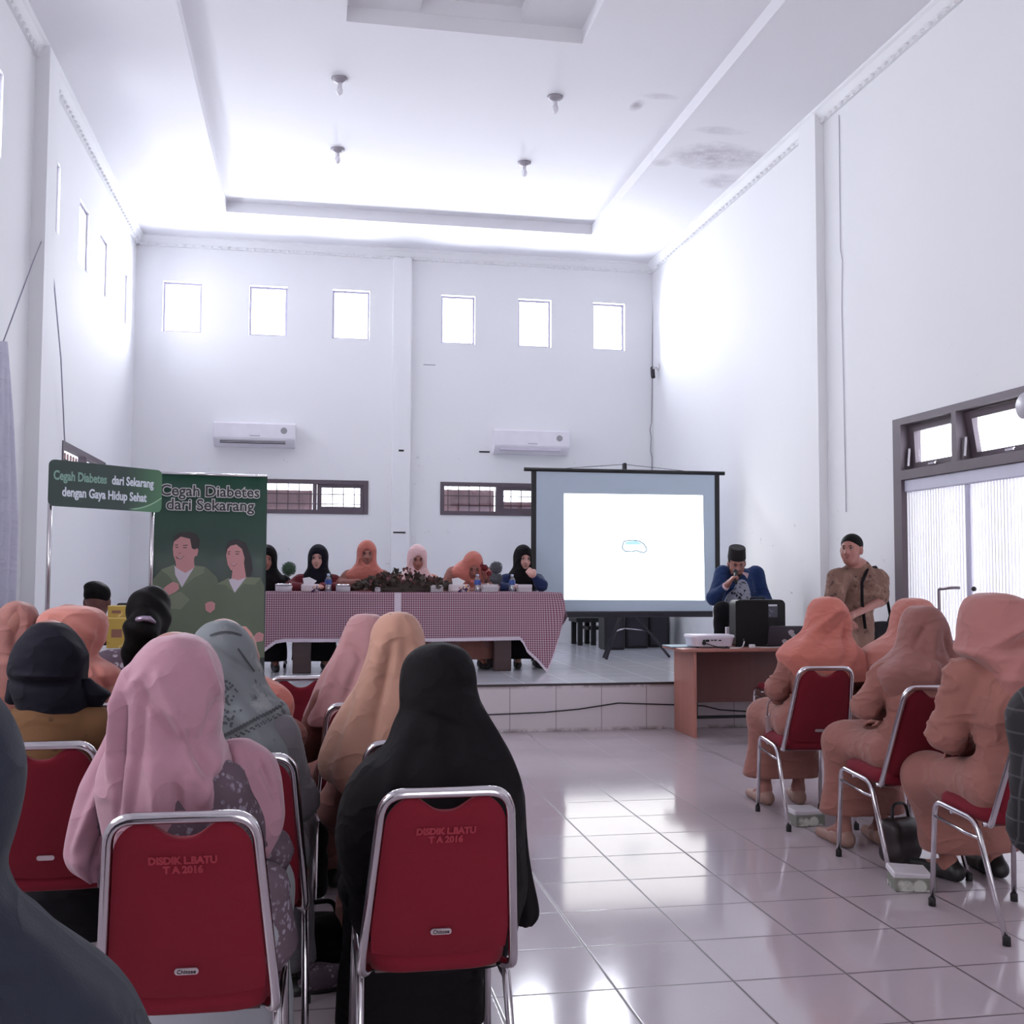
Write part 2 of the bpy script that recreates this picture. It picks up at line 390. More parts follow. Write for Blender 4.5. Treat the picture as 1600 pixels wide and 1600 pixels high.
# ------------------------------------------------------------------ smooth bodies: signed distances -> one closed surface
A_ = lambda *x: np.array(x, float)
def cone(a, b, ra, rb=None, k=.03, sub=False): return ('c', A_(*a), A_(*b), ra, ra if rb is None else rb, k, sub)
def ell(c, r, k=.03, R=None, sub=False): return ('e', A_(*c), A_(*(r if hasattr(r, '__len__') else (r, r, r))), R, None, k, sub)
def rbox(c, h, rad, k=.02, R=None, sub=False): return ('b', A_(*c), A_(*h), R, rad, k, sub)
def bounds(p):
    if p[0] == 'c':
        r = max(p[3], p[4]); return np.minimum(p[1], p[2])-r, np.maximum(p[1], p[2])+r
    r = p[2] if p[3] is None else np.full(3, np.linalg.norm(p[2]))
    return p[1]-r, p[1]+r
def sdf_arrays(prims, h, fine=()):
    lo = np.min([bounds(p)[0] for p in prims if not p[6]], axis=0)-.03; hi = np.max([bounds(p)[1] for p in prims if not p[6]], axis=0)+.03
    axes = []
    for i in range(3):
        iv = sorted((max(lo[i], f[0][i]), min(hi[i], f[1][i]), f[2]) for f in fine if f[1][i] > lo[i] and f[0][i] < hi[i])
        xs = [lo[i]]
        while xs[-1] < hi[i]:
            x = xs[-1]; st = h
            for a, b, hf in iv:
                if a-h < x < b: st = min(st, hf)
            xs.append(x+st)
        axes.append(np.array(xs))
    X, Y, Z = axes
    D = np.full((len(X), len(Y), len(Z)), .5, np.float32)
    for p in prims:
        b0, b1 = bounds(p); m = p[5]+.03
        sl = []
        for i, ax in enumerate(axes):
            i0 = max(np.searchsorted(ax, b0[i]-m)-1, 0); i1 = min(np.searchsorted(ax, b1[i]+m)+1, len(ax)); sl.append(slice(i0, i1))
        gx, gy, gz = X[sl[0]][:, None, None], Y[sl[1]][None, :, None], Z[sl[2]][None, None, :]
        if gx.size == 0 or gy.size == 0 or gz.size == 0: continue
        if p[0] == 'c':
            a, b = p[1], p[2]; ab = b-a; L = max(float(ab @ ab), 1e-9)
            t = np.clip(((gx-a[0])*ab[0]+(gy-a[1])*ab[1]+(gz-a[2])*ab[2])/L, 0, 1)
            d = np.sqrt((gx-a[0]-t*ab[0])**2+(gy-a[1]-t*ab[1])**2+(gz-a[2]-t*ab[2])**2)-(p[3]+(p[4]-p[3])*t)
        else:
            qx, qy, qz = gx-p[1][0], gy-p[1][1], gz-p[1][2]
            if p[3] is not None:
                R = np.asarray(p[3])   # columns are local axes
                qx, qy, qz = (R[0, j]*qx+R[1, j]*qy+R[2, j]*qz for j in range(3))
            if p[0] == 'e':
                r = p[2]; k0 = np.sqrt((qx/r[0])**2+(qy/r[1])**2+(qz/r[2])**2); k1 = np.sqrt((qx/r[0]**2)**2+(qy/r[1]**2)**2+(qz/r[2]**2)**2)+1e-9
                d = k0*(k0-1)/k1
            else:
                r = p[4]; hx, hy, hz = p[2]-r
                ax, ay, az = np.abs(qx)-hx, np.abs(qy)-hy, np.abs(qz)-hz
                d = np.sqrt(np.maximum(ax, 0)**2+np.maximum(ay, 0)**2+np.maximum(az, 0)**2)+np.minimum(np.maximum(ax, np.maximum(ay, az)), 0)-r
        S = D[sl[0], sl[1], sl[2]]; k = max(p[5], 1e-4)
        if p[6]:
            hh = np.maximum(k-np.abs(S+d), 0)/k; D[sl[0], sl[1], sl[2]] = np.maximum(S, -d)+hh*hh*k*.25
        else:
            hh = np.maximum(k-np.abs(S-d), 0)/k; D[sl[0], sl[1], sl[2]] = np.minimum(S, d)-hh*hh*k*.25
    return X, Y, Z, D
def surface_nets(X, Y, Z, D):
    n = D.shape; s = D < 0
    cs = s[:-1, :-1, :-1].astype(np.int8)
    for dx, dy, dz in ((1, 0, 0), (0, 1, 0), (0, 0, 1), (1, 1, 0), (1, 0, 1), (0, 1, 1), (1, 1, 1)):
        cs = cs+s[dx:n[0]-1+dx, dy:n[1]-1+dy, dz:n[2]-1+dz]
    I, J, K = np.nonzero((cs > 0) & (cs < 8))
    idx = np.full(cs.shape, -1, np.int64); idx[I, J, K] = np.arange(len(I))
    P = np.zeros((len(I), 3)); C = np.zeros(len(I))
    cor = [(a, b, c) for a in (0, 1) for b in (0, 1) for c in (0, 1)]
    for a in cor:
        for ax in range(3):
            if a[ax]: continue
            b = list(a); b[ax] = 1
            da = D[I+a[0], J+a[1], K+a[2]]; db = D[I+b[0], J+b[1], K+b[2]]
            m = (da < 0) != (db < 0); t = np.where(m, da/np.where(m, da-db, 1), 0)
            pa = np.stack([X[I+a[0]], Y[J+a[1]], Z[K+a[2]]], 1); pb = np.stack([X[I+b[0]], Y[J+b[1]], Z[K+b[2]]], 1)
            P += m[:, None]*(pa+(pb-pa)*t[:, None]); C += m
    P /= C[:, None]
    F = []
    for ax in range(3):
        sl0 = [slice(None)]*3; sl1 = [slice(None)]*3; sl0[ax] = slice(0, -1); sl1[ax] = slice(1, None)
        a, b = s[tuple(sl0)], s[tuple(sl1)]; E = np.argwhere(a != b)
        o = [(ax+1) % 3, (ax+2) % 3]
        E = E[(E[:, o[0]] > 0) & (E[:, o[1]] > 0) & (E[:, o[0]] < n[o[0]]-1) & (E[:, o[1]] < n[o[1]]-1)]
        if not len(E): continue
        q = []
        for d0, d1 in ((-1, -1), (0, -1), (0, 0), (-1, 0)):
            c = E.copy(); c[:, o[0]] += d0; c[:, o[1]] += d1; q.append(idx[c[:, 0], c[:, 1], c[:, 2]])
        q = np.stack(q, 1); flip = ~a[E[:, 0], E[:, 1], E[:, 2]]; q[flip] = q[flip][:, ::-1]
        F.append(q)
    return P, np.concatenate(F) if F else np.zeros((0, 4), int)
def normals_of(P, F):
    fn = np.cross(P[F[:, 2]]-P[F[:, 0]], P[F[:, 3]]-P[F[:, 1]]); N = np.zeros_like(P)
    for j in range(4): np.add.at(N, F[:, j], fn)
    return N/(np.linalg.norm(N, axis=1)[:, None]+1e-12)
def relax(P, F, it=1, lam=.5):
    for _ in range(it):
        S = np.zeros_like(P); C = np.zeros(len(P))
        for a, b in ((0, 1), (1, 2), (2, 3), (3, 0)):
            np.add.at(S, F[:, a], P[F[:, b]]); np.add.at(C, F[:, a], 1); np.add.at(S, F[:, b], P[F[:, a]]); np.add.at(C, F[:, b], 1)
        P = P+lam*(S/np.maximum(C, 1)[:, None]-P)
    return P
def np_mesh(name, P, F):
    me = bpy.data.meshes.new(name); me.vertices.add(len(P)); me.vertices.foreach_set('co', np.ascontiguousarray(P, np.float32).ravel())
    k = F.shape[1]; me.loops.add(F.size); me.loops.foreach_set('vertex_index', np.ascontiguousarray(F, np.int32).ravel())
    me.polygons.add(len(F)); me.polygons.foreach_set('loop_start', np.arange(0, F.size, k, dtype=np.int32))
    me.polygons.foreach_set('use_smooth', np.ones(len(F), bool)); me.update(calc_edges=True); me.validate(); return me
def sdf_obj(name, prims, h, mats, parent=None, fine=(), disp=None, it=1, drop=None):
    P, F = surface_nets(*sdf_arrays(prims, h, fine))
    if it: P = relax(P, F, it)
    if disp is not None:
        N = normals_of(P, F); P = P+N*disp(P, N)[:, None]
    if drop is not None:
        F = F[~drop(P[F].mean(1))]
    return link(name, np_mesh(name, P, F), mats, parent)
def wrinkle(amp=.004, freq=1.0, seed=0, dirv=(0, 0, 1)):
    r = np.random.default_rng(seed); W = [(r.normal(size=3)*A_(9, 9, 16)*freq, r.uniform(0, 6.28), r.normal(size=3)*6, r.uniform(0, 6.28)) for _ in range(5)]
    def f(P, N):
        d = np.zeros(len(P))
        for k, p, k2, p2 in W: d += np.sin(P @ k+p+1.6*np.sin(P @ k2+p2))
        return amp*d/2.2
    return f

def crease(amp=.004, seed=0):
    a, b = wrinkle(amp*.8, 1.2, seed), wrinkle(1.0, 1.0, seed+50)
    def f(P, N):
        r = 1-np.abs(b(P*A_(1.6, 1.6, 2.6), N))*1.7
        return a(P, N)+amp*1.1*np.clip(r, 0, 1)**2.5
    return f

# ------------------------------------------------------------------ people
def head_prims(c, R, s=1.0, ears=True):
    L = lambda *p: c+R @ (A_(*p)*s)
    pr = [ell(L(0, -.015, .03), A_(.076, .094, .088)*s, .02, R), ell(L(0, .022, -.03), A_(.063, .073, .088)*s, .03, R),
          ell(L(0, .05, -.088), A_(.034, .034, .028)*s, .035, R),
          ell(L(.036, .05, -.035), A_(.026, .03, .03)*s, .02, R), ell(L(-.036, .05, -.035), A_(.026, .03, .03)*s, .02, R),
          ell(L(.03, .094, .006), A_(.017, .013, .010)*s, .012, R, True), ell(L(-.03, .094, .006), A_(.017, .013, .010)*s, .012, R, True),
          cone(L(0, .088, .012), L(0, .106, -.026), .008*s, .013*s, .012), ell(L(.012, .096, -.03), .010*s, .008), ell(L(-.012, .096, -.03), .010*s, .008),
          cone(L(.032, .084, .024), L(-.032, .084, .024), .010*s, None, .02),
          cone(L(-.02, .083, -.059), L(.02, .083, -.059), .008*s, None, .008)]
    if ears:
        for q in (1, -1): pr.append(ell(L(q*.077, -.008, -.008), A_(.012, .022, .032)*s, .012, R))
    return pr
def hand_prims(wr, d, nrm, s=1.0, side=1, curl=.5, thumb_in=.5):
    """wrist, finger direction, palm normal; side +1: thumb towards d x nrm; five fingers with bent joints"""
    d = d/np.linalg.norm(d); nrm = nrm-d*np.dot(nrm, d); nrm /= np.linalg.norm(nrm); w_ = np.cross(d, nrm)*side
    R = np.stack([w_, d, nrm], 1); L = lambda x, y, z: wr+R @ (A_(x, y, z)*s)
    pr = [rbox(L(0, .052, 0), A_(.039, .046, .014)*s, .012*s, .02, R), cone(wr, L(0, .03, 0), .024*s, .026*s, .02), ell(L(.028, .03, .006), A_(.02, .03, .016)*s, .02, R)]
    for i, (x, ln) in enumerate(((.028, .072), (.010, .080), (-.009, .074), (-.027, .058))):
        a = curl*(1+.12*i); p = A_(x, .094, 0); ang = a*.5; r = .0092-.0006*i
        for j, fr in enumerate((.45, .31, .24)):
            q = p+A_(0, math.cos(ang), math.sin(ang))*ln*fr; pr.append(cone(L(*p), L(*q), r*s, (r-.0009)*s, .005)); p = q; ang += a*.8; r -= .0009
    p0, p1 = A_(.034, .02, .004), A_(.058-.01*thumb_in, .052, .012+.014*thumb_in)
    p2 = p1+A_(.006-.028*thumb_in, .03, .012*thumb_in)
    pr += [cone(L(*p0), L(*p1), .0125*s, .0105*s, .01), cone(L(*p1), L(*p2), .0105*s, .0085*s, .006)]
    return pr
def norm(v): v = np.asarray(v, float); return v/np.linalg.norm(v)
class Person:
    """local frame: x right, y the way the pelvis faces, z up from the ground they are on"""
    def __init__(s, label, loc, rz=0.0, group=None, **J):
        s.loc = A_(*loc); s.rz = rz; s.label = label; s.group = group
        c, q = math.cos(rz), math.sin(rz); s.Rw = A_([c, -q, 0], [q, c, 0], [0, 0, 1]).reshape(3, 3)
        j = s.J = {}
        hd = J.get('head', (0, .06, 1.17)); hd = A_(*hd)
        j['pelvis'] = A_(*J.get('pelvis', (0, 0, .545)))
        j['head'] = hd; j['neck'] = A_(*J.get('neck', (hd[0]*.85, hd[1]*.8-.035, hd[2]-.175)))
        j['chest'] = A_(*J.get('chest', tuple(j['pelvis']*.38+j['neck']*.62+A_(0, .0, 0))))
        sw = J.get('sw', .165); tw = J.get('twist', 0.0)
        for q, n in ((-1, 'L'), (1, 'R')):
            sh = j['sh'+n] = A_(*J.get('sh'+n, tuple(j['neck']+A_(q*sw*math.cos(tw), q*sw*math.sin(tw), -.055))))
            j['el'+n] = A_(*J.get('el'+n, tuple(sh+A_(q*.045, .06, -.27))))
            j['wr'+n] = A_(*J.get('wr'+n, (q*.07, .27, .64)))
            j['hd'+n] = A_(*J.get('hd'+n, (-q*.6, .75, -.2))); j['hn'+n] = A_(*J.get('hn'+n, (0, -.2, -1)))
            j['hip'+n] = A_(*J.get('hip'+n, tuple(j['pelvis']+A_(q*.085, .0, -.02))))
            j['kn'+n] = A_(*J.get('kn'+n, (q*.11, .42, .51))); j['an'+n] = A_(*J.get('an'+n, (q*.10, .44, .09)))
            j['toe'+n] = A_(*J.get('toe'+n, tuple(j['an'+n]*A_(1, 1, 0)+A_(q*.02, .15, .03))))
        s.HR = np.array(Matrix.Rotation(J.get('hyaw', 0), 3, 'Z') @ Matrix.Rotation(J.get('hpitch', 0), 3, 'X') @ Matrix.Rotation(J.get('hroll', 0), 3, 'Y'))
        s.hs = J.get('hs', 1.0); s.bulk = J.get('bulk', 1.0); s.curl = J.get('curl', .55)
    def loc_of(s, W): return (np.asarray(W, float)-s.loc) @ s.Rw
    def hl(s, *p): return s.J['head']+s.HR @ (A_(*p)*s.hs)
    def body(s, skin, h=.012, fine_head=None, fine_hands=.0055, name='person', extra=()):
        j, b = s.J, s.bulk; pr = head_prims(j['head'], s.HR, s.hs)
        pr += [cone(s.hl(0, -.02, -.07), j['neck']+A_(0, 0, -.01), .050, .058, .03), cone(j['neck'], j['chest'], .075*b, .12*b, .06),
               ell(j['chest'], A_(.145, .09, .17)*b, .06), cone(j['chest'], j['pelvis'], .105*b, .115*b, .06), ell(j['pelvis'], A_(.165, .12, .11)*b, .06)]
        for q, n in ((-1, 'L'), (1, 'R')):
            pr += [cone(j['neck']+A_(0, 0, -.03), j['sh'+n], .055*b, .058*b, .05), cone(j['sh'+n], j['el'+n], .050*b, .039*b, .03), cone(j['el'+n], j['wr'+n], .038*b, .025, .02)]
            pr += [cone(j['hip'+n], j['kn'+n], .088*b, .056*b, .05), cone(j['kn'+n], j['an'+n], .054*b, .034, .03), cone(j['an'+n], j['toe'+n], .034, .022, .02), cone(j['an'+n], j['an'+n]*A_(1, 1, 0)+A_(0, -.03, .032), .034, .03, .02)]
            pr += hand_prims(j['wr'+n], j['hd'+n], j['hn'+n], .95, -q if s.J.get('flip') else q, s.curl)
        fine = []
        if fine_hands:
            for n in 'LR':
                c = j['wr'+n]+norm(j['hd'+n])*.08; fine.append((c-.12, c+.12, fine_hands))
        if fine_head: fine.append((j['head']-.13, j['head']+.13, fine_head))
        o = sdf_obj(name, pr+list(extra), h, skin, None, fine, None, 1)
        o.location = s.loc; o.rotation_euler = (0, 0, s.rz); tag(o, s.label, 'person', s.group); s.o = o; return o
    def face(s, brow=True, iris=True, lip=M_LIP, moustache=False):
        for q in (-1, 1):
            MB().ball(s.hl(q*.029, .0785, .006), (.0135*s.hs, .0105*s.hs, .0085*s.hs), 12, 0).build('eye', [M_EYEW], s.o, True)
            e = s.o.children[-1] if False else None
            MB().ball(s.hl(q*.029, .087, .0055), (.0062*s.hs,)*3, 10).build('iris', [M_IRIS], s.o, True)
            MB().tube([s.hl(q*.045, .078, .021), s.hl(q*.032, .0925, .0285), s.hl(q*.015, .095, .0235)], [.002, .004, .003], 6).build('eyebrow', M_HAIR, s.o, True)
            MB().tube([s.hl(q*.043, .079, .009), s.hl(q*.029, .0905, .0145), s.hl(q*.017, .087, .009)], [.0015, .0028, .0015], 6).build('eyelid', M_HAIR, s.o, True)
        m = MB(); m.tube([s.hl(-.024, .082, -.060), s.hl(-.010, .0915, -.0565), s.hl(0, .092, -.058), s.hl(.010, .0915, -.0565), s.hl(.024, .082, -.060)], [.002, .0045, .004, .0045, .002], 8)
        m.tube([s.hl(-.022, .082, -.062), s.hl(0, .0915, -.067), s.hl(.022, .082, -.062)], [.002, .0055, .002], 8); m.build('mouth', lip, s.o, True)
    def blouse(s, m, h=.010, grow=.014, sleeve=1.0, name='blouse', wr=.0035, low=True, seed=1, cuff=.036, k=.04, extra=()):
        j, b, g = s.J, s.bulk, grow
        pr = [cone(j['neck']+A_(0, 0, -.02), j['chest'], .07*b+g, .12*b+g, .06), ell(j['chest'], A_(.145, .09, .17)*b+g, .06), cone(j['chest'], j['pelvis'], .105*b+g, .118*b+g, .06)]
        if low: pr.append(ell(j['pelvis']+A_(0, 0, .005), A_(.168, .13, .12)*b+g, .06))
        for n in 'LR':
            w_ = j['el'+n]+(j['wr'+n]-j['el'+n])*max(0, sleeve-.0) if sleeve > 0 else j['el'+n]
            pr += [cone(j['neck']+A_(0, 0, -.035), j['sh'+n], .055*b+g*.8, .058*b+g*.8, .05)]
            if sleeve > 0: pr += [cone(j['sh'+n], j['el'+n], .052*b+g, .044*b+g, k), cone(j['el'+n], w_, .043*b+g, cuff, k)]
            else: pr += [cone(j['sh'+n], j['sh'+n]+(j['el'+n]-j['sh'+n])*.8, .054*b+g, .055*b+g, k)]
        return sdf_obj(name, pr+list(extra), h, m, s.o, (), crease(wr, seed), 1)
    def skirt(s, m, h=.013, hem=.10, spread=.135, name='skirt', seed=2, wr=.004):
        j, b = s.J, s.bulk; pr = [ell(j['pelvis']+A_(0, 0, -.01), A_(.185, .15, .11)*b, .06)]
        for q, n in ((-1, 'L'), (1, 'R')):
            foot = j['an'+n]*A_(1, 1, 0)+A_(0, 0, hem)
            pr += [cone(j['hip'+n], j['kn'+n], .112*b, .086*b, .09), cone(j['kn'+n], foot, .086*b, spread*.85, .12)]
        pr += [cone((j['knL']+j['knR'])/2, (j['anL']+j['anR'])/2*A_(1, 1, 0)+A_(0, 0, hem), .08, spread*.8, .1)]
        z0 = hem; pr.append(rbox(((j['anL']+j['anR'])/2*A_(1, 1, 0)+A_(0, 0, hem-.3)), (.6, .6, .3), .001, .006, None, True))
        return sdf_obj(name, pr, h, m, s.o, (), wrinkle(wr, 1.0, seed), 1)
    def trousers(s, m, h=.013, name='trousers', hem=.07, r=.062):
        j, b = s.J, s.bulk; pr = [ell(j['pelvis']+A_(0, 0, 0), A_(.178, .14, .12)*b, .05)]
        for n in 'LR': pr += [cone(j['hip'+n], j['kn'+n], .104*b, .076*b, .05), cone(j['kn'+n], j['an'+n]*A_(1, 1, 0)+A_(0, 0, hem+.02), .074*b, r, .04)]
        return sdf_obj(name, pr, h, m, s.o, (), wrinkle(.004, 1.2, 5), 1)
    def shoes(s, m, h=.007):
        for q, n in ((-1, 'L'), (1, 'R')):
            a, t = s.J['an'+n]*A_(1, 1, 0), s.J['toe'+n]*A_(1, 1, 0); d = norm(t-a)
            pr = [cone(a-d*.035+A_(0, 0, .036), a+d*.05+A_(0, 0, .034), .037, .037, .02), cone(a+d*.05+A_(0, 0, .03), t+d*.05+A_(0, 0, .026), .038, .026, .02), cone(a-d*.02+A_(0, 0, .05), a+A_(0, 0, .085), .036, .034, .02),
                  rbox(a+A_(0, 0, -.2), (.5, .5, .2), .001, .004, None, True)]
            sdf_obj('shoe', pr, h, m, s.o)
    def scarf(s, m, h=.011, drop=.22, wide=.2, deep=.15, opening=(.056, .08, .082), oc=(0, .125, -.022), seed=3, wr=.004, tail=None, fine=.0075, name='headscarf'):
        """wrapped headscarf that leaves the face free and falls over shoulders and chest"""
        j = s.J; H = s.HR; nk = j['neck']
        pr = [ell(s.hl(0, -.014, .022), A_(.097, .116, .116)*s.hs, .03, H), ell(s.hl(0, .004, -.07), A_(.082, .096, .092)*s.hs, .05, H),
              cone(s.hl(0, .0, -.10), nk+A_(0, .01, -.03), .082, .115, .06), ell(nk+A_(0, .01, -.05), A_(wide, deep, .10), .08),
              cone(nk+A_(0, .05, -.04), nk+A_(0, .085, -drop), .11, .085, .08), cone(nk+A_(0, -.03, -.04), nk+A_(0, -.05, -drop*.8), .11, .09, .08)]
        if tail: pr += tail
        pr.append(ell(s.hl(*oc), A_(*opening)*s.hs, .012, H, True))
        return sdf_obj(name, pr, h, m, s.o, [(j['head']-.15, j['head']+.15, fine)], wrinkle(wr, 1.1, seed), 1)

def lofted(rows, Y, fat=.62, base=.045, cap=.2, n=120, m=90, folds=(), ripple=(0, 0, 0), e=.92, face=None, ybend=None, hem=None, dy=0.0, curve='smooth'):
    """draped cloth from its silhouette rows (v, u_left, u_right) seen at distance Y: rings of real depth"""
    rows = np.array(rows, float); t = np.concatenate([[0], np.cumsum(np.hypot(np.diff(rows[:, 0]), .35*np.abs(np.diff(rows[:, 1]))+.35*np.abs(np.diff(rows[:, 2]))))])
    tt = np.linspace(0, t[-1], m); R = np.stack([np.interp(tt, t, rows[:, i]) for i in range(3)], 1)
    for _ in range(3):
        R[1:-1] = .25*R[:-2]+.5*R[1:-1]+.25*R[2:]
    th = np.linspace(0, 2*math.pi, n, endpoint=False); P = np.zeros((m, n, 3))
    for i in range(m):
        v, ul, ur = R[i]; y = Y+(ybend(v) if ybend else 0)
        a, b = at(ul, v, y), at(ur, v, y); cx, rx, z = (a[0]+b[0])/2, (b[0]-a[0])/2, (a[2]+b[2])/2
        ry = min(max(fat*rx+base, min(rx*1.1, .12)), cap); sn, cs = np.sin(th), np.cos(th)
        x = cx+rx*np.sign(sn)*np.abs(sn)**e; yy = y-ry*np.sign(cs)*np.abs(cs)**e
        uc, hw = (ul+ur)/2, (ur-ul)/2; uu = uc+hw*sn; front = cs > -.15; d = np.zeros(n)
        for (u0, v0, u1, v1, wd, am) in folds:
            q0, q1 = A_(u0, v0), A_(u1, v1); ab = q1-q0; L = ab @ ab
            s_ = np.clip(((uu-u0)*ab[0]+(v-v0)*ab[1])/L, 0, 1); dist = np.hypot(uu-u0-s_*ab[0], v-v0-s_*ab[1])
            d += np.where(front, 1.5*am*np.exp(-(dist/wd)**2)*np.sin(math.pi*np.clip(s_*.9+.08, 0, 1))**.5, 0)
        k, am, ph = ripple; f = i/(m-1)
        d += am*np.sin(k*th+ph+2.5*f)*f**1.5
        zz = z-(hem(th, uu)*max(0, (f-.6)/.4)**1.5 if hem else 0)
        P[i, :, 0] = x+sn*d; P[i, :, 1] = yy-cs*d; P[i, :, 2] = zz
    V = P.reshape(-1, 3); F = [[i*n+k, (i+1)*n+k, (i+1)*n+(k+1) % n, i*n+(k+1) % n] for i in range(m-1) for k in range(n)]
    top = P[0].mean(0)+A_(0, 0, .002+.1*np.ptp(P[0, :, 0])*.2)
    if face:
        keep = []
        for q in F:
            i, k = q[0]//n, q[0] % n; a = abs(th[k]-math.pi)
            if face[0] < R[i, 0] < face[1] and a < .75*math.sin(math.pi*(R[i, 0]-face[0])/(face[1]-face[0]))**.6: continue
            keep.append(q)
        F = keep
    V = np.vstack([V, top]); T = [[len(V)-1, k, (k+1) % n, (k+1) % n] for k in range(n)]
    return V, F, [q[:3] for q in T]
def cloth_obj(name, lofts, m, person, thick=.005):
    v, f = [], []
    for V, F, T in lofts:
        b = sum(len(x) for x in v); v.append(person.loc_of(V)); f += [[i+b for i in q] for q in F]+[[i+b for i in q] for q in T]
    me = bpy.data.meshes.new(name); me.from_pydata(np.vstack(v).tolist(), [], f); me.update()
    o = link(name, me, m, person.o, True); md = o.modifiers.new('thickness', 'SOLIDIFY'); md.thickness = thick; md.offset = -1
    return o

# ------------------------------------------------------------------ the room
def struct(o): o['kind'] = 'structure'; return o
def wall(name, axis, pos, thick, a0, a1, z0, z1, holes, m):
    """wall with rectangular openings; axis 'y': plane y=pos spanning x, axis 'x': plane x=pos spanning y"""
    A = sorted({a0, a1, *[q for h in holes for q in h[:2]]}); Zs = sorted({z0, z1, *[q for h in holes for q in h[2:]]})
    mb = MB()
    for i in range(len(A)-1):
        z = 0
        while z < len(Zs)-1:
            def solid(z): 
                c, d = (A[i]+A[i+1])/2, (Zs[z]+Zs[z+1])/2
                return not any(h[0] < c < h[1] and h[2] < d < h[3] for h in holes)
            if not solid(z): z += 1; continue
            z2 = z
            while z2+1 < len(Zs)-1 and solid(z2+1): z2 += 1
            lo, hi = min(pos, pos+thick), max(pos, pos+thick)
            if axis == 'y': mb.box((A[i], lo, Zs[z]), (A[i+1], hi, Zs[z2+1]))
            else: mb.box((lo, A[i], Zs[z]), (hi, A[i+1], Zs[z2+1]))
            z = z2+1
    return struct(mb.build(name, m))
T = .2
struct(MB().box((XL-T, YR-T, -.1), (XR+T, YS+.05, 0)).build('floor', M_FLOOR))
# stage platform: tiled riser, tiled top, dark edge strip
st = struct(MB().box((XL, YS, 0), (XR, YB, ZS-.012)).build('stage_platform', M_RISER))
struct(MB().box((XL, YS+.004, ZS-.012), (XR, YB, ZS)).build('floor_stage', M_STAGE))
struct(MB().box((XL, YS-.006, ZS-.020), (XR, YS+.004, ZS-.001)).build('trim_1', mat('dark edge strip', (48, 38, 42), .5)))
low = [(-.742, .716, 2.11, 2.56), (1.678, 3.197, 2.12, 2.565)]
wall('wall_back', 'y', YB, T, XL-T, XR+T, 0, ZC+.4, [(a, b, 4.455, 5.118) for a, b in BACKWIN]+low, M_WALLB)
DW = (12.70, 10.59); TRZ = (2.20, 2.555)
wall('wall_left', 'x', XL, -T, YR-T, YB+T, 0, ZC+.4, [(a, b, 4.375, 5.01) for a, b in SIDEWIN]+[(10.59, 12.70, TRZ[0], TRZ[1]), (1.6, 4.4, 1.6, 3.4)], M_WALL)  # the wide front opening is unseen, added for the left fill
DY0, DY1, DZ = 3.9, 8.09, 2.60
wall('wall_right', 'x', XR, T, YR-T, YB+T, 0, ZC+.4, [(DY0, DY1, 0, DZ)], M_WALLB)
wall('wall_rear', 'y', YR, -T, XL-T, XR+T, 0, ZC+.4, [(.3, 2.7, .02, 2.3)], M_WALL)  # unseen opening, added and sized for the rear fill
# ceiling with a long raised tray
TX0, TX1, TY0, TY1, TH = -1.088, 3.48, -2.0, 13.32, .13
mb = MB()
mb.box((XL-T, YR-T, ZC), (TX0, YB+T, ZC+TH)); mb.box((TX1, YR-T, ZC), (XR+T, YB+T, ZC+TH))
mb.box((TX0, TY1, ZC), (TX1, YB+T, ZC+TH)); mb.box((TX0, YR-T, ZC), (TX1, TY0, ZC+TH))
a = atZ(541, 36, ZC+TH); b = atZ(911, 66, ZC+TH); c_ = atZ(657, 18, ZC+2*TH); d_ = atZ(815, 36, ZC+2*TH)
QX0, QX1, QY1 = a[0], b[0], (a[1]+b[1])/2; UX0, UX1, UY1 = c_[0], d_[0], (c_[1]+d_[1])/2
def ring(z0, z1, X0, X1, Y0, Y1, x0, x1, y0, y1):
    mb.box((X0, Y0, z0), (x0, Y1, z1)); mb.box((x1, Y0, z0), (X1, Y1, z1)); mb.box((x0, y1, z0), (x1, Y1, z1)); mb.box((x0, Y0, z0), (x1, y0, z1))
ring(ZC+TH, ZC+2*TH, XL-T, XR+T, YR-T, YB+T, QX0, QX1, QY1-4.5, QY1)
ring(ZC+2*TH, ZC+3*TH, QX0-.3, QX1+.3, QY1-5, QY1+.3, UX0, UX1, QY1-4, UY1)
mb.box((QX0-.3, QY1-5, ZC+3*TH), (QX1+.3, QY1+.3, ZC+3*TH+.05))
struct(mb.build('ceiling', M_CEIL))
# cornices and pilasters
def cornice(name, pts, inward):
    prof = [(0, 0), (.10, 0), (.10, -.025), (.075, -.04), (.045, -.085), (.03, -.10), (.03, -.13), (0, -.13)]
    mb = MB(); p, q = A_(*pts[0]), A_(*pts[1]); n = A_(*inward)
    V = [x+n*u+A_(0, 0, z) for x in (p, q) for u, z in prof]; k = len(prof)
    mb.add(V, [(i, (i+1) % k, k+(i+1) % k, k+i) for i in range(k)]+[tuple(range(k-1, -1, -1)), tuple(range(k, 2*k))])
    N = int(np.linalg.norm(q-p)/.11); d = (q-p)/np.linalg.norm(q-p)                   # small dentils
    for i in range(N):
        c = p+d*(i+.5)*.11+n*.036+A_(0, 0, -.115)
        mb.ball(c, (.022, .022, .018), 8)
    return struct(mb.build(name, M_WALL))
cornice('trim_2', ((XL, YB, ZC), (XR, YB, ZC)), (0, -1, 0))
cornice('trim_3', ((XL, YR, ZC), (XL, YB, ZC)), (1, 0, 0))
cornice('trim_4', ((XR, YR, ZC), (XR, YB, ZC)), (-1, 0, 0))
struct(MB().box((1.017, YB-.09, ZS), (1.262, YB, ZC-.13)).build('wall_pilaster_back', M_WALLB))
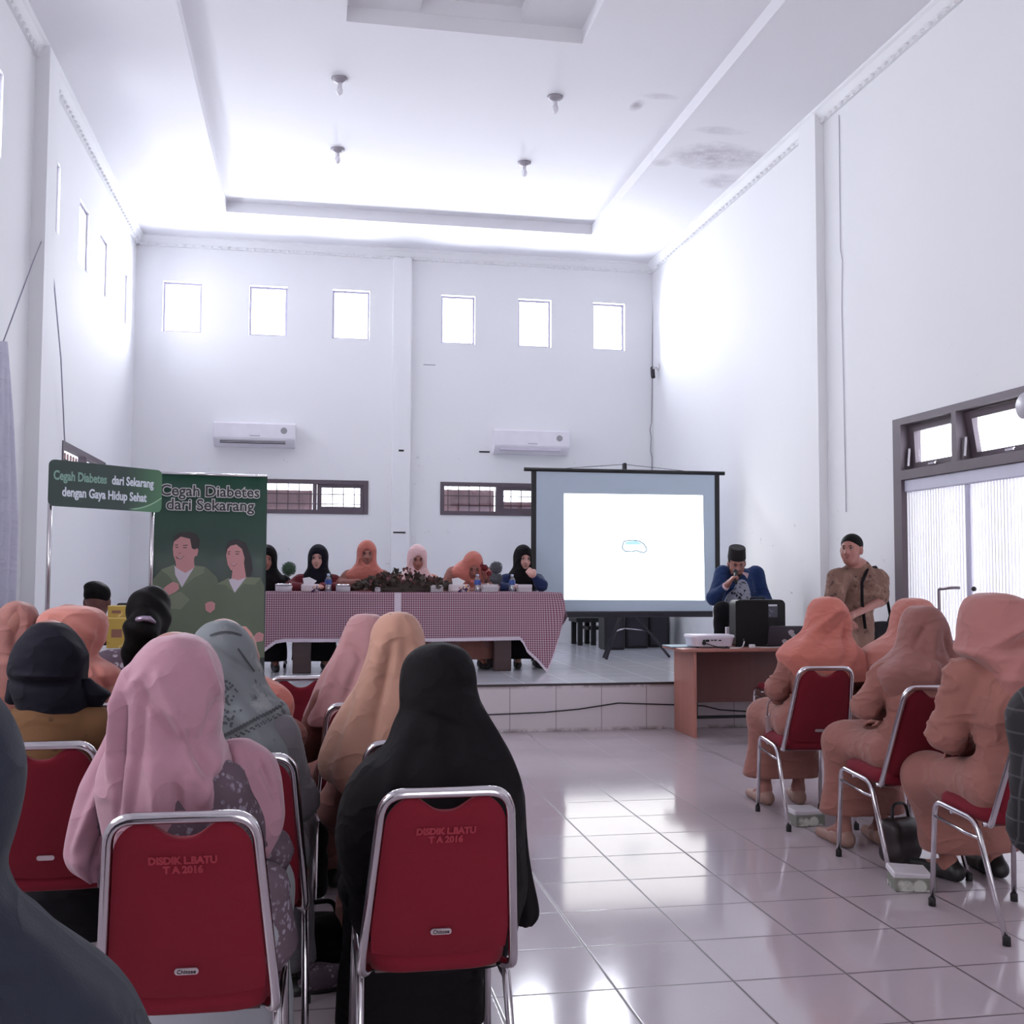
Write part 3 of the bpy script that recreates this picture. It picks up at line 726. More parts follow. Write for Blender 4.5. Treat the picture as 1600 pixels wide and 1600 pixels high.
for nm, x0, x1 in (('wall_pilaster_left', XL, XL+.11), ('wall_pilaster_right', XR-.085, XR)):
    struct(MB().box((x0, 9.27, 0 if True else 0), (x1, 9.62, ZC-.02)).build(nm, M_WALL))
# windows
def window(n, axis, pos, out, a0, a1, z0, z1, fw, m_, bars=(), depth=.07, inset=.07, pane=True):
    """a frame with panes set back in the opening"""
    mb = MB(); P = pos+out*inset; lo, hi = min(P, P+out*depth), max(P, P+out*depth)
    def bx(mb, a, b, c, d, l=lo, h=hi):
        if axis == 'y': mb.box((a, l, c), (b, h, d))
        else: mb.box((l, a, c), (h, b, d))
    bx(mb, a0, a0+fw, z0, z1); bx(mb, a1-fw, a1, z0, z1); bx(mb, a0+fw, a1-fw, z0, z0+fw); bx(mb, a0+fw, a1-fw, z1-fw, z1)
    for q in bars: bx(mb, q-fw/2, q+fw/2, z0+fw, z1-fw)
    o = struct(mb.build('window_%d' % n, m_))
    if pane:
        mg = MB(); bx(mg, a0+fw, a1-fw, z0+fw, z1-fw, (lo+hi)/2-.002, (lo+hi)/2+.002); mg.build('pane', M_GLASS, o)
    return o
M_LIGHTFRAME = mat('pale grey window frame', (150, 146, 164), .5)
k = 1
for a, b in BACKWIN: window(k, 'y', YB, 1, a, b, 4.455, 5.118, .028, M_LIGHTFRAME); k += 1
for a, b in SIDEWIN: window(k, 'x', XL, -1, a, b, 4.375, 5.01, .028, M_LIGHTFRAME, depth=.05, inset=.03); k += 1
M_CURT = cloth('brown window curtain', (186, 148, 150), .1)
M_GRILLE = mat('brown iron grille', (96, 62, 62), .6)
for (a0, a1, z0, z1), side in zip(low, (0, 1)):
    mid = (a0+a1)/2+.03
    o = window(k, 'y', YB, 1, a0, a1, z0, z1, .055, M_FRAME, [mid], .08, -.012, False); k += 1
    g = MB(); 
    for x in np.arange(a0+.12, a1-.06, .145): g.box((x-.006, YB+.12, z0+.04), (x+.006, YB+.132, z1-.04))
    for z in (z0+.14, z0+.27): g.box((a0+.05, YB+.12, z-.006), (a1-.05, YB+.132, z+.006))
    g.build('grille', M_GRILLE, o)
    cz = z1-.13 if side == 0 else z1-.09
    c = MB(); xs = np.linspace(a0+.055, mid-.03, 40)
    c.grid([[(x, YB+.155+.012*math.sin(j*.9), z) for j, x in enumerate(xs)] for z in (z0+.05, cz)]); c.build('curtain', M_CURT, o, True)
    if side == 1:
        c = MB(); xs = np.linspace(mid+.03, a1-.055, 40)
        c.grid([[(x, YB+.155+.012*math.sin(j*.9), z) for j, x in enumerate(xs)] for z in (z0+.05, z0+.20)]); c.build('curtain', M_CURT, o, True)
    f = MB()
    sx0, sx1 = mid+.03, a1-.055
    for (x0, x1, y0, y1) in ((sx0, sx0+.05, z0+.055, z1-.055), (sx1-.05, sx1, z0+.055, z1-.055), (sx0+.05, sx1-.05, z0+.055, z0+.10), (sx0+.05, sx1-.05, z1-.10, z1-.055)):
        f.box((x0, YB+.01, y0), (x1, YB+.05, y1))
    f.build('sash', M_FRAME, o)
    MB().box((a0+.055, YB+.03, z0+.055), (a1-.055, YB+.034, z1-.055)).build('pane', M_GLASS, o)
# grilled transom window high in the left wall
o = window(k, 'x', XL, -1, DW[1], DW[0], TRZ[0], TRZ[1], .05, M_FRAME, [11.65], .08, -.01); k += 1
g = MB()
for y in np.arange(10.7, 12.65, .13): g.box((XL-.12, y-.012, TRZ[0]+.05), (XL-.10, y+.012, TRZ[1]-.05))
for z in (2.32, 2.43): g.box((XL-.12, DW[1]+.05, z-.01), (XL-.10, DW[0]-.05, z+.01))
g.build('grille', M_GRILLE, o)
# right-hand doorway: brown frame with hinged transom lights above white folding panels
mb = MB(); FX0, FX1 = XR-.02, XR+.16
TB = 2.13
mb.box((FX0, DY1-.12, 0), (FX1, DY1, DZ)); mb.box((FX0, DY0, 0), (FX1, DY0+.12, DZ)); mb.box((FX0, DY0+.12, DZ-.055), (FX1, DY1-.12, DZ))
mb.box((FX0, DY0+.12, TB-.03), (FX1, DY1-.12, TB+.045))
mull = [7.235, 6.10, 4.97]
for y in mull: mb.box((FX0, y-.03, TB+.045), (FX1, y+.03, DZ-.055))
do = struct(mb.build('door_1', M_FRAME))
edges = [DY1-.12]+[q for y in mull for q in (y+.03, y-.03)]+[DY0+.12]
for i in range(0, len(edges), 2):
    y1, y0 = edges[i], edges[i+1]; ang = 0.0 if i == 0 else .16
    f = MB(); g = MB(); hinge = A_(XR+.075, 0, DZ-.06); R = rot3(0, -ang if i else -.05, 0)
    for (a, b, c, d) in ((y0, y0+.075, TB+.05, DZ-.06), (y1-.075, y1, TB+.05, DZ-.06), (y0+.075, y1-.075, TB+.05, TB+.105), (y0+.075, y1-.075, DZ-.115, DZ-.06)):
        f.box((XR+.05, a, c), (XR+.09, b, d), rot=R, org=hinge)
    g.box((XR+.066, y0+.075, TB+.105), (XR+.070, y1-.075, DZ-.115), rot=R, org=hinge)
    s_ = f.build('transom_sash', M_FRAME, do); g.build('pane', M_GLASS, s_)
    h = MB().box((XR+.03, (y0+y1)/2-.05, TB+.06), (XR+.05, (y0+y1)/2+.05, TB+.085), 0, .006); h.build('catch', M_CHROME, s_)
    h = MB().tube([(XR+.03, y1-.03, TB+.08), (XR+.04, y1-.035, TB+.22)], .012, 8); h.build('stay', M_CHROME, s_)
PT = TB-.03
MB().box((XR+.005, DY0+.12, PT-.10), (XR+.07, DY1-.12, PT), 0, .008).build('door_rail', mat('white door rail', (196, 196, 212), .5), do)
seams = [DY1-.12, 7.135, 6.2, 5.3, DY0+.12]
for i in range(4):
    y1, y0 = seams[i]-.006, seams[i+1]+.006; p = MB(); n = int((y1-y0)/.036); w_ = (y1-y0)/n
    pts = []
    for j in range(n):
        for (t, dx) in ((0.0, .016), (.10, .004), (.90, .004), (1.0, .016)): pts.append((y0+(j+t)*w_, XR+.028+dx))
    p.grid([[(x, y, z) for y, x in pts] for z in (.02, PT-.06)])
    o = p.build('door_panel', M_PANEL, do); md = o.modifiers.new('t', 'SOLIDIFY'); md.thickness = .008
    if i: MB().box((XR+.01, seams[i]-.02, .02), (XR+.05, seams[i]+.02, PT-.10), 0, .005).build('door_stile', mat('lilac grey door stile', (176, 174, 194), .5), do)
hz = atX(1490, 930, XR)
MB().tube(fillet([(XR-.0, 7.25-.02, 1.245), (XR-.075, 7.25-.02, 1.245), (XR-.075, 7.25+.08, 1.235), (XR-.085, 7.36, 1.235), (XR-.085, 7.36, .86), (XR-.075, 7.25, .85), (XR, 7.23, .85)], .05), .011, 10).build('door_handle', mat('brown door handle', (120, 108, 116), .35, .7), do, True)
MB().ball((XR-.01, 7.04, 1.24), .018).build('door_lock', M_BLACK, do)

# ------------------------------------------------------------------ chairs
def chair_proto(detail=False):
    root = empty('stacking_chair')
    W0, W1 = .200, .158
    def bt(z, s): f = (z-.42)/.43; return A_(s*(W0+(W1-W0)*f), -.165-.150*f, z)
    pts = [A_(-.165, -.10, .405), bt(.405, -1)]+[bt(z, -1) for z in (.5, .62, .74)]+[bt(.85, -1), bt(.85, 1)]+[bt(z, 1) for z in (.74, .62, .5)]+[bt(.405, 1), A_(.165, -.10, .405)]
    MB().tube(fillet(pts, .075, 7), .0125, 12).build('back_frame', M_CHROME, root, True)
    # upholstered back, scalloped along its top, set between the tubes
    nx, nz = 29, 26; P0, P1 = [], []
    for i in range(nz):
        r0, r1 = [], []
        for j in range(nx):
            s = -1+2*j/(nx-1); zt = .842-.036*math.exp(-(abs(s)/.66)**2.8); zb = .462-.016*(1-s*s)
            fi = 1-(1-i/(nz-1))**1.7; z = zb+(zt-zb)*fi; f = (z-.42)/.43; hw = W0+(W1-W0)*f-.013
            q = 1.0
            t_c = max(0.0, (fi-.83)/.17); q = 1-.42*(1-math.sqrt(max(0, 1-t_c*t_c)))
            if i < 3: q *= 1-.05*(1-i/3)**2
            y = -.165-.150*f; th = .017*(1-abs(s)**6*.7)*(1-(abs(i/(nz-1)-.5)*2)**8*.7)
            cz = .012*(1-s*s)
            r0.append((s*hw*q, y-th+cz*.2, z)); r1.append((s*hw*q, y+th+cz, z))
        P0.append(r0); P1.append(r1)
    m = MB(); m.grid(P0); m.grid([r[::-1] for r in P1])
    rim0 = P0[0]+[r[-1] for r in P0[1:]]+P0[-1][::-1][1:]+[r[0] for r in P0[::-1][1:-1]]
    rim1 = P1[0]+[r[-1] for r in P1[1:]]+P1[-1][::-1][1:]+[r[0] for r in P1[::-1][1:-1]]
    b = len(m.v); k = len(rim0); m.v += rim0+rim1; m.f += [(b+i, b+k+i, b+k+(i+1) % k, b+(i+1) % k) for i in range(k)]; m.m += [0]*k
    back = m.build('backrest', M_RED, root, True)
    nrm = norm((0, -.43, -.150)); upv = norm((0, -.150, .43))
    def on(z): f = (z-.42)/.43; return A_(0, -.165-.150*f-.0185, z)
    bd = MB().prism(rrect(-.027, -.0075, .027, .0075, .0074), on(.515), (1, 0, 0), upv, .003).build('badge', mat('pale metal badge', (190, 176, 182), .35, .5), back)
    if detail:
        text_obj('badge_lettering', 'Chitose', .0135, M_BLACK, on(.515)+nrm*.0034, (1, 0, 0), upv, bd, .0002)
        fade = mat('faded red stencil paint', (142, 40, 54), .8)
        text_obj('stencil_lettering', 'DISDIK L.BATU\nT A 2016', .0225, fade, on(.752)+nrm*.001, (1, 0, 0), upv, back, .0012, .0004)
    # seat cushion
    S = []
    ns = 40
    for (ins, z) in ((.02, .402), (.004, .410), (0, .43), (.002, .452), (.018, .466), (.06, .474), (.12, .476)):
        row = []
        for j in range(ns):
            a = 2*math.pi*j/ns; c, s = math.cos(a), math.sin(a); e = .42
            row.append(((.192-ins)*math.copysign(abs(c)**e, c), .035+(.205-ins)*math.copysign(abs(s)**e, s), z))
        S.append(row)
    m = MB(); m.grid(S, closed=True); m.f.append(tuple(range(ns-1, -1, -1))); m.m.append(0); b = 6*ns; m.f.append(tuple(b+i for i in range(ns))); m.m.append(0)
    m.build('seat', M_RED, root, True)
    MB().box((-.16, -.13, .398), (.16, .2, .404)).build('seat_board', M_DARKWOOD, root)
    for s in (-1, 1):
        fr = MB().tube(fillet([A_(s*.205, .235, .012), A_(s*.196, .215, .425), A_(s*.196, -.06, .405), A_(s*.205, -.245, .012)], .05, 6), .0115, 10).build('leg_frame', M_CHROME, root, True)
        MB().tube([A_(s*.198, .217, .365), A_(s*.198, .0, .345), A_(s*.198, -.082, .345)], .0075, 8).build('stretcher', M_CHROME, fr, True)
        for y in (.235, -.245): MB().lathe([(.0155, 0), (.0155, .03), (.012, .034)], (s*.205, y, 0), 10).build('foot_cap', M_RUBBER, fr, True)
    for y in (.12, -.1): MB().tube([A_(-.19, y, .399), A_(.19, y, .399)], .008, 8).build('crossbar', M_CHROME, root, True)
    root.scale = (.90, 1, 1)
    return root
CH = chair_proto(); CHD = chair_proto(True); used = {}
def chair(x, y, rz, label, group='red stacking chairs with chrome frames', z=0.0, detail=False, cat='chair'):
    p = CHD if detail else CH
    o = p if not used.get(detail) else copy_tree(p)
    used[detail] = True
    o.location = (x, y, z); o.rotation_euler = (0, 0, rz); return tag(o, label, cat, group)
chair(.303, 2.75, 0, 'red chair with stencilled back behind the woman in black, nearest the aisle', detail=True)
chair(-.238, 2.59, -.03, 'red chair with stencilled back under the dusty pink headscarf', detail=True)
chair(-.185, 3.28, 0, 'red chair holding the woman in the grey floral headscarf')
chair(-.745, 3.58, 0, 'red chair holding the woman in the navy headscarf')
chair(.305, 3.46, 0, 'red chair of the woman in the sand coloured headscarf')
chair(.205, 4.38, 0, 'red chair of the woman in the salmon pink headscarf, at the aisle')
chair(-.045, 5.45, 0, 'empty red chair with its scalloped back showing, below the long table')
chair(-.33, 4.17, 0, 'red chair hidden behind the grey floral headscarf')
chair(-.80, 4.50, 0, 'red chair of the coral headscarf, behind the navy headscarf')
chair(-1.22, 4.40, 0, 'red chair at the left edge under the peach headscarf')
chair(-.70, 5.25, 0, 'red chair of the woman with a black ponytail')
chair(-.70, 1.28, -.1, 'red chair under the woman in charcoal at the lower left corner')
chair(2.665, 5.61, -.07, 'red chair at the aisle, farthest of the three in the right row')
chair(2.668, 4.635, 0, 'red chair at the aisle, middle of the three in the right row')
chair(2.675, 3.855, 0, 'red chair cut by the right edge, nearest of the three in the right row')
chair(3.22, 5.52, 0, 'red chair behind the middle aisle chair, under the half hidden coral headscarf')
chair(3.73, 8.13, .12, 'red chair pushed up to the brown desk')
SG = 'stage chairs behind the long table'
for x, lab in ((-.44, 'red stage chair of the woman hidden by the banner'), (.03, 'red stage chair of the woman in maroon'), (.53, 'red stage chair of the tallest woman in orange at the table'),
               (1.03, 'red stage chair of the woman in pale pink'), (1.56, 'red stage chair of the woman bowing in orange'), (2.14, 'red stage chair of the woman in dark blue, by the cloth corner')):
    chair(x, 11.16, math.pi, lab, SG, ZS)
chair(4.03, 9.93, math.pi-.15, 'red stage chair under the man with the microphone', SG, ZS)

# ------------------------------------------------------------------ long table, its cloth and what stands on it
TZ = 1.152; TF, TBk = 10.22, 10.86
t1 = empty('table', (0, 0, 0), 0, 'dark wooden long table under the red gingham cloth, seen by its legs', 'table')
MB().box((-.40, TF+.01, TZ-.045), (2.30, TBk-.01, TZ-.006), 0, .004).build('tabletop', M_DARKWOOD, t1)
MB().box((-.30, TF+.06, TZ-.13), (2.20, TF+.09, TZ-.045)).build('apron', M_DARKWOOD, t1)
for x in (-.17, 1.72, .72):
    for y in (TF+.06, TBk-.16): MB().box((x, y, ZS), (x+(.17 if x != .72 else .06), y+.07, TZ-.045), 0, .006).build('leg', M_DARKWOOD, t1)
MB().box((1.1, TBk-.3, ZS+.2), (1.72, TBk-.27, TZ-.05)).build('back_panel', wood('reddish table panel', (112, 52, 56), (92, 40, 44)), t1)
prof = [(405, 1022), (418, 1010), (432, 1000), (445, 998), (620, 998), (700, 997), (812, 995), (817, 1002), (822, 1014), (836, 1027), (850, 1045), (856, 1032), (863, 1014), (871, 990), (877, 966)]
us = np.array([p[0] for p in prof], float); vs_ = np.array([p[1] for p in prof], float)
xs = np.concatenate([np.linspace(-.438, 2.29, 220), np.linspace(2.29, 2.36, 8)[1:]])
rows = []; rowsuv = []
top_e = A_(TZ)
def bulge(u): return .11*math.exp(-((u-852)/22)**2)+.05*math.exp(-((u-412)/14)**2)
G, UVs = [], []
for f in np.linspace(0, 1, 5):                                           # over the top, back to front
    G.append([(min(x, 2.30), TBk+.012-(TBk-TF+.02)*f, TZ) for x in xs]); UVs.append([(x, 2-(TBk-TF)*f) for x in xs])
for f in np.linspace(0, 1, 34)[0:]:
    r, q = [], []
    for x in xs:
        pu = 800+F_PX*np.dot(AX_R, A_(x, TF, 1)-CAM)/np.dot(AX_F, A_(x, TF, 1)-CAM)
        hz = at(pu, np.interp(pu, us, vs_), TF)[2]; z = TZ-(TZ-hz)*f
        y = TF-.012-.018*math.sin(f*2)-bulge(pu)*f**1.3-(.006*math.sin(x*23)+.005*math.sin(x*41+1))*f
        xx = x+(.07*math.exp(-((pu-872)/14)**2)*f*(1-f)*2.2 if pu > 850 else 0); r.append((xx, y, z)); q.append((x, 2-(TBk-TF)-(TZ-z)))
    G.append(r); UVs.append(q)
m = MB(); m.grid(G); nmain = len(m.f)
E0, E1 = [], []
for side in (0, -1):                                                     # cloth over the two ends
    g, q = [], []
    for f in np.linspace(0, 1, 12):
        row, uq = [], []
        for y in np.linspace(TF-.01, TBk+.01, 26):
            x0 = -.438 if side == 0 else 2.36; s = -1 if side == 0 else 1
            e = (y-TF)/(TBk-TF); drop = .47-.25*e if side == 0 else .24+.10*math.sin(e*3)
            row.append((x0+s*(.01+.05*f)*(1 if side else 1), y, TZ-drop*f)); uq.append((y, f*drop))
        g.append(row if side else row[::-1]); q.append(uq if side else uq[::-1])
    m.grid(g); UVs += q
me = m.mesh('tablecloth'); uvl = me.uv_layers.new(name='UVMap')
flat = [u for r in UVs for u in r]
for lp in me.loops: uvl.data[lp.index].uv = flat[lp.vertex_index]
tc = link('tablecloth', me, [M_GINGHAM], None, True)
tc.modifiers.new('t', 'SOLIDIFY').thickness = .004
tag(tc, 'red and white gingham cloth with white hem draped over the long table', 'tablecloth')
hemr = G[-1]; hm = MB(); hp = []
for j in range(len(hemr)):
    a = A_(*hemr[j]); hp.append([a+A_(0, -.004, -.028-.004*(j % 2)), a+A_(0, -.006, .003)])
hm.grid(np.array(hp).transpose(1, 0, 2)); h = hm.build('hem', M_HEM, tc); h.modifiers.new('t', 'SOLIDIFY').thickness = .003
hm = MB(); jx = int(np.argmin(abs(xs-.795)))
hm.grid([[A_(*r[jx-2])+A_(-.012, -.006, 0), A_(*r[jx+1])+A_(.012, -.006, 0)] for r in G[5:]]); h = hm.build('seam_band', M_HEM, tc); h.modifiers.new('t', 'SOLIDIFY').thickness = .003
def put(u, Y): p = at(u, 922, Y); return p[0], Y
TY = TF+.12; TZ2 = TZ+.004
# lidded containers, bottles, tissue boxes
def canister(u, wpx, hpx, label):
    x, y = put(u, TY); r = wpx*.5*y/F_PX; h = hpx*y/F_PX
    o = empty('food_container', (x, y, TZ2), 0, label, 'container', 'lidded containers on the long table')
    MB().lathe([(r*.92, 0), (r, .01), (r, h*.78)], n=24).build('bowl', mat('frosted container', (196, 190, 198), .25), o, True)
    MB().lathe([(r*1.04, h*.78), (r*1.04, h*.9), (r*.9, h), (.001, h)], n=24).build('lid', M_CHROME, o, True)
canister(443, 25, 13, 'silver lidded container beside the left topiary ball'); canister(536, 22, 12, 'silver lidded container right of the left water bottle')
canister(590, 9, 8, 'tiny silver lidded pot in front of the flower arrangement')
def bottle(u, label):
    x, y = put(u, TY); o = empty('water_bottle', (x, y, TZ2), 0, label, 'bottle', 'water bottles on the long table')
    MB().lathe([(.029, 0), (.032, .006), (.032, .06), (.030, .066), (.032, .072), (.032, .11), (.024, .135), (.013, .148), (.013, .155)], n=18).build('body', M_CLEAR, o, True)
    MB().lathe([(.0325, .072), (.0325, .118)], n=18, cap=False).build('wrapper', mat('blue wrapper', (52, 78, 150), .4, 0, .3, 30), o, True)
    MB().lathe([(.0145, .152), (.0145, .170), (.011, .173), (.001, .173)], n=14).build('cap', mat('pale blue cap', (190, 200, 226), .4), o, True)
bottle(513, 'blue wrapped water bottle in front of the woman in maroon'); bottle(746, 'blue wrapped water bottle in front of the bowing woman in orange'); bottle(800, 'blue wrapped water bottle in front of the woman in dark blue')
def tissue(u, wpx, label, side=1):
    x, y = put(u, TY); w_ = wpx*y/F_PX; o = empty('tissue_box', (x, y, TZ2), .25*side, label, 'tissue box', 'tissue packs on the long table')
    MB().box((-w_*.5, -.05, 0), (w_*.5, .05, .075), 0, .012).build('carton', printed('yellow and white carton print', (214, 202, 208), (226, 160, 60), 9, .45, .55, (74, 50, 84), 9, .58, .6), o)
    MB().prism([(-.05, 0), (.04, 0), (.07, .03), (.0, .065), (-.06, .055)], (-.01, .02, .074), (1, 0, 0), (0, 0, 1), .02).build('tissue', M_WHITE, o)
tissue(485, 26, 'yellow and white tissue pack left of the left bottle'); tissue(717, 32, 'yellow and white tissue pack in front of the bowing woman', -1)
def snack(u, wpx, hpx, label, Y=TY+.05):
    x, y = put(u, Y); w_, h = wpx*y/F_PX, hpx*y/F_PX
    o = empty('snack_box', (x, y, TZ2), 0, label, 'box', 'snack boxes on the long table')
    MB().box((-w_/2, -.05, 0), (w_/2, .05, h*.72), 0, .003).build('carton', mat('grey white carton', (186, 180, 186), .6, 0, .12, 20), o); MB().box((-w_/2-.002, -.052, h*.6), (w_/2+.002, .052, h), 0, .003).build('lid', mat('pale carton lid', (206, 200, 206), .6), o)
snack(682, 19, 11, 'small pale snack box at the right end of the flower arrangement'); snack(765, 24, 12, 'pale snack box right of the middle bottle'); snack(819, 22, 12, 'pale snack box right of the rightmost bottle')
# topiary balls in pots, silk flowers
M_TOP = mat('dark green clipped leaves', (62, 84, 66), .8, 0, .35, 120); M_TOPG = mat('grey clipped leaves', (84, 84, 92), .8, 0, .3, 120); M_LEAF = mat('dull brown green leaf', (72, 60, 54), .7, 0, .3, 40)
M_PET = [mat('dusty pink petal', (164, 112, 118), .8), mat('faded rose petal', (136, 92, 94), .8), mat('brown petal', (112, 84, 78), .8)]
def leafball(c, r, n, size, rr):
    m = MB()
    for i in range(n):
        d = norm(rr.normal(size=3)); p = c+d*r*rr.uniform(.86, 1.0); t = norm(np.cross(d, rr.normal(size=3))); b = np.cross(d, t)
        m.add([p-t*size, p+b*size*.55+d*size*.3, p+t*size+d*size*.5, p-b*size*.55+d*size*.3], [(0, 1, 2, 3)])
    m.ball(c, r*.86, 12); return m
def topiary(u, vs2, label, mt, Y=TY+.06, stem=True):
    x, y = put(u, Y); o = empty('topiary_plant', (x, y, TZ2), 0, label, 'plant', 'small topiary plants on the long table')
    MB().lathe([(.025, 0), (.035, .05), (.037, .055), (.001, .055)], n=16).build('pot', M_WHITE, o, True)
    rr = np.random.default_rng(int(u)); z0 = .05
    for v, rp in vs2:
        z = at(u, v, Y)[2]-TZ2; leafball(A_(0, 0, z), rp*y/F_PX, 420, .010, rr).build('leaf_ball', mt, o)
        MB().tube([(0, 0, z0), (0, 0, z)], .004, 6).build('stem', M_DARKWOOD, o); z0 = z
topiary(451, [(889, 11)], 'round green topiary ball at the left end of the table', M_TOP); topiary(775, [(887, 10), (904, 10)], 'grey green two-ball topiary beside the woman in dark blue', M_TOPG)
x, y = put(630, TY+.10); o = empty('flower_arrangement', (x, y, TZ2), 0, 'long low arrangement of dusty silk flowers in the middle of the table', 'flowers')
rr = np.random.default_rng(3)
MB().box((-.20, -.05, 0), (.22, .05, .04), 0, .015).build('tray', M_DARKWOOD, o)
m = MB(); 
for i in range(760):
    a = rr.uniform(-1, 1); bx = a*.40-.03+(.06 if a > 0 else 0); hh = .17*(1-.75*abs(a)**1.5); p = A_(bx, rr.normal()*.06, .02+rr.uniform(.1, 1)*hh)
    d = norm(A_(a*1.2+rr.normal()*.5, rr.normal()*.8, rr.uniform(-.2, 1))); t = norm(np.cross(d, rr.normal(size=3))); L = rr.uniform(.04, .075)
    m.add([p, p+d*L*.5+t*L*.28, p+d*L, p+d*L*.5-t*L*.28], [(0, 1, 2, 3)])
m.ball((.01, 0, .035), (.33, .055, .085), 20); m.build('foliage', M_LEAF, o)
for i in range(44):
    a = rr.uniform(-.85, .9); p = A_(a*.38, -.075+rr.normal()*.02, .03+rr.uniform(.2, 1.15)*.17*(1-.7*abs(a)**1.5)); m = MB(); r = rr.uniform(.016, .027)
    for k_ in range(3):
        for j in range(6):
            an = j*1.047+k_*.5; el = .3+.45*k_; d = A_(math.cos(an)*math.cos(el), math.sin(an)*math.cos(el), math.sin(el)); t = norm(np.cross(d, (0, 0, 1))); u_ = np.cross(t, d)
            m.add([p, p+d*r*.7+t*r*.5+u_*r*.2, p+d*r*1.1+u_*r*.4, p+d*r*.7-t*r*.5+u_*r*.2], [(0, 1, 2, 3)])
    m.ball(p, r*.4, 8); m.build('flower', M_PET[i % 3], o)
MB().tube([(-.02, -.03, .05), (.03, -.10, -.0), (.05, -.135, -.04)], [.004, .012, .002], 6).build('hanging_leaf', M_LEAF, o)
x, y = put(757, TBk+.02); o = empty('artificial_flower', (x, TBk-.08, TZ2), 0, 'dark red artificial flowers behind the bowing woman in orange', 'flowers')
MB().lathe([(.02, 0), (.03, .08), (.001, .08)], n=14).build('vase', M_WHITE, o, True)
for (dx, z, r) in ((-.07, .27, .035), (-.015, .235, .03), (.03, .18, .02)):
    MB().tube([(0, 0, .07), (dx, 0, z)], .003, 6).build('stem', M_LEAF, o)
    leafball(A_(dx, 0, z), r, 70, .014, rr).build('bloom', mat('dark red petal', (128, 34, 46), .7), o)

# ------------------------------------------------------------------ projection screen
SY = 11.4; o = empty('projection_screen', (3.35, SY, ZS), 0, 'white projection screen on a black tripod, lit slide with a small drawn shape', 'projection screen')
lo = lambda p: A_(*p)-A_(3.35, SY, ZS)
tl, tr, br, bl = [at(*q, SY) for q in ((833, 737), (1121, 737), (1121, 962), (833, 962))]
x0, x1, z0, z1 = tl[0]-3.35, tr[0]-3.35, bl[2]-ZS, tl[2]-ZS+.02
MB().box((x0, -.002, z0), (x1, .002, z1)).build('screen_fabric', mat('screen fabric with spill tint', (186, 200, 214), .8, 0, .02), o)  # bluish projector spill is put into the fabric colour
for (a, b, c, d, nm) in ((x0-.02, x0+.035, z0, z1, 'side_border'), (x1-.035, x1+.02, z0, z1, 'side_border')): MB().box((a, -.006, c), (b, .006, d)).build(nm, M_BLACK, o)
MB().box((x0-.02, -.02, z0-.02), (x1+.02, .02, z0+.045), 0, .01).build('bottom_bar', M_DARKMETAL, o)
MB().tube([(x0-.10, 0, z1+.005), (x1+.08, 0, z1+.005)], .022, 10).build('top_bar', M_BLACK, o, True)
pc = at(977, 730, SY)-A_(3.35, SY, ZS)
MB().tube([(pc[0], .04, .6), (pc[0], .04, z1+.09)], .016, 10).build('mast', M_BLACK, o, True)
MB().box((pc[0]-.02, .0, z1+.02), (pc[0]+.02, .06, z1+.10), 0, .01).build('hook', M_BLACK, o)
for s in (-1, 1): MB().tube([(pc[0], .03, z1+.085), (pc[0]+s*.82, .0, z1+.012)], .003, 6).build('guy_wire', M_DARKMETAL, o)
q = [lo(at(u, v, SY)) for u, v in ((881, 937), (1101, 938), (1098, 774), (881, 771))]
m = MB(); m.add([p+A_(0, -.004, 0) for p in q], [(0, 1, 2, 3)]); m.build('projected_picture', emit('projected white slide', (252, 253, 252), 1.7), o)  # slide and its drawing emit in place of the projector's beam
out = [(973, 851), (975, 846), (982, 844.5), (990, 844), (999, 845.5), (1006, 850), (1010, 856), (1010, 861), (1006, 863.5), (999, 862), (995, 860), (988, 862), (977, 861.5), (972.5, 857), (973, 851)]
MB().tube([lo(at(u, v, SY-.008)) for u, v in out], .0065, 6).build('drawn_outline', emit('blue drawn line', (110, 150, 176), .75), o)
fl = [lo(at(u, v, SY-.006)) for u, v in ((976, 851), (978, 847), (984, 845.5), (992, 845), (999, 847), (1003, 851))]
m = MB(); m.add(fl, [tuple(range(len(fl)))[::-1]]); m.build('drawn_fill', emit('pale blue drawn fill', (172, 214, 232), .9), o)
hub = A_(pc[0], .02, .62)
for (u, v) in ((943, 1029), (947, 1032), (1046, 1028)):
    f = atZ(u, v, ZS); MB().tube([hub, lo(f)+A_(0, 0, .012)], [.012, .016], 8).build('leg', M_DARKMETAL, o, True)
    MB().tube([hub+A_(0, 0, -.28), (hub+lo(f))*.5], .006, 6).build('brace', M_CHROME, o, True)
# bench, speakers behind the screen
o = empty('bench', (4.0, 13.95, ZS), 0, 'low black bench against the back wall under the screen', 'bench')
MB().box((-.62, -.22, .30), (.60, .22, .36), 0, .005).build('seat', M_BLACK, o)
MB().box((-.45, -.16, .20), (.50, .16, .24)).build('shelf', M_BLACK, o)
for x in (-.56, -.38, .4, .54):
    for y in (-.17, .17): MB().box((x-.03, y-.03, 0), (x+.03, y+.03, .30)).build('leg', M_BLACK, o)
def box_speaker(x, y, w_, h, label, z=ZS):
    o = empty('loudspeaker', (x, y, z), 0, label, 'loudspeaker', 'black loudspeakers behind the screen')
    MB().box((-w_/2, -.15, 0), (w_/2, .15, h), 0, .015).build('cabinet', M_BLACK, o)
    MB().box((-w_/2+.03, -.158, .03), (w_/2-.03, -.149, h-.03), 0, .004).build('grille', M_DARKMETAL, o)
    for cx in (-w_/2, w_/2): MB().lathe([(.025, 0), (.025, .012), (.001, .012)], (0, 0, 0), 12).build('knob', M_DARKMETAL, o)
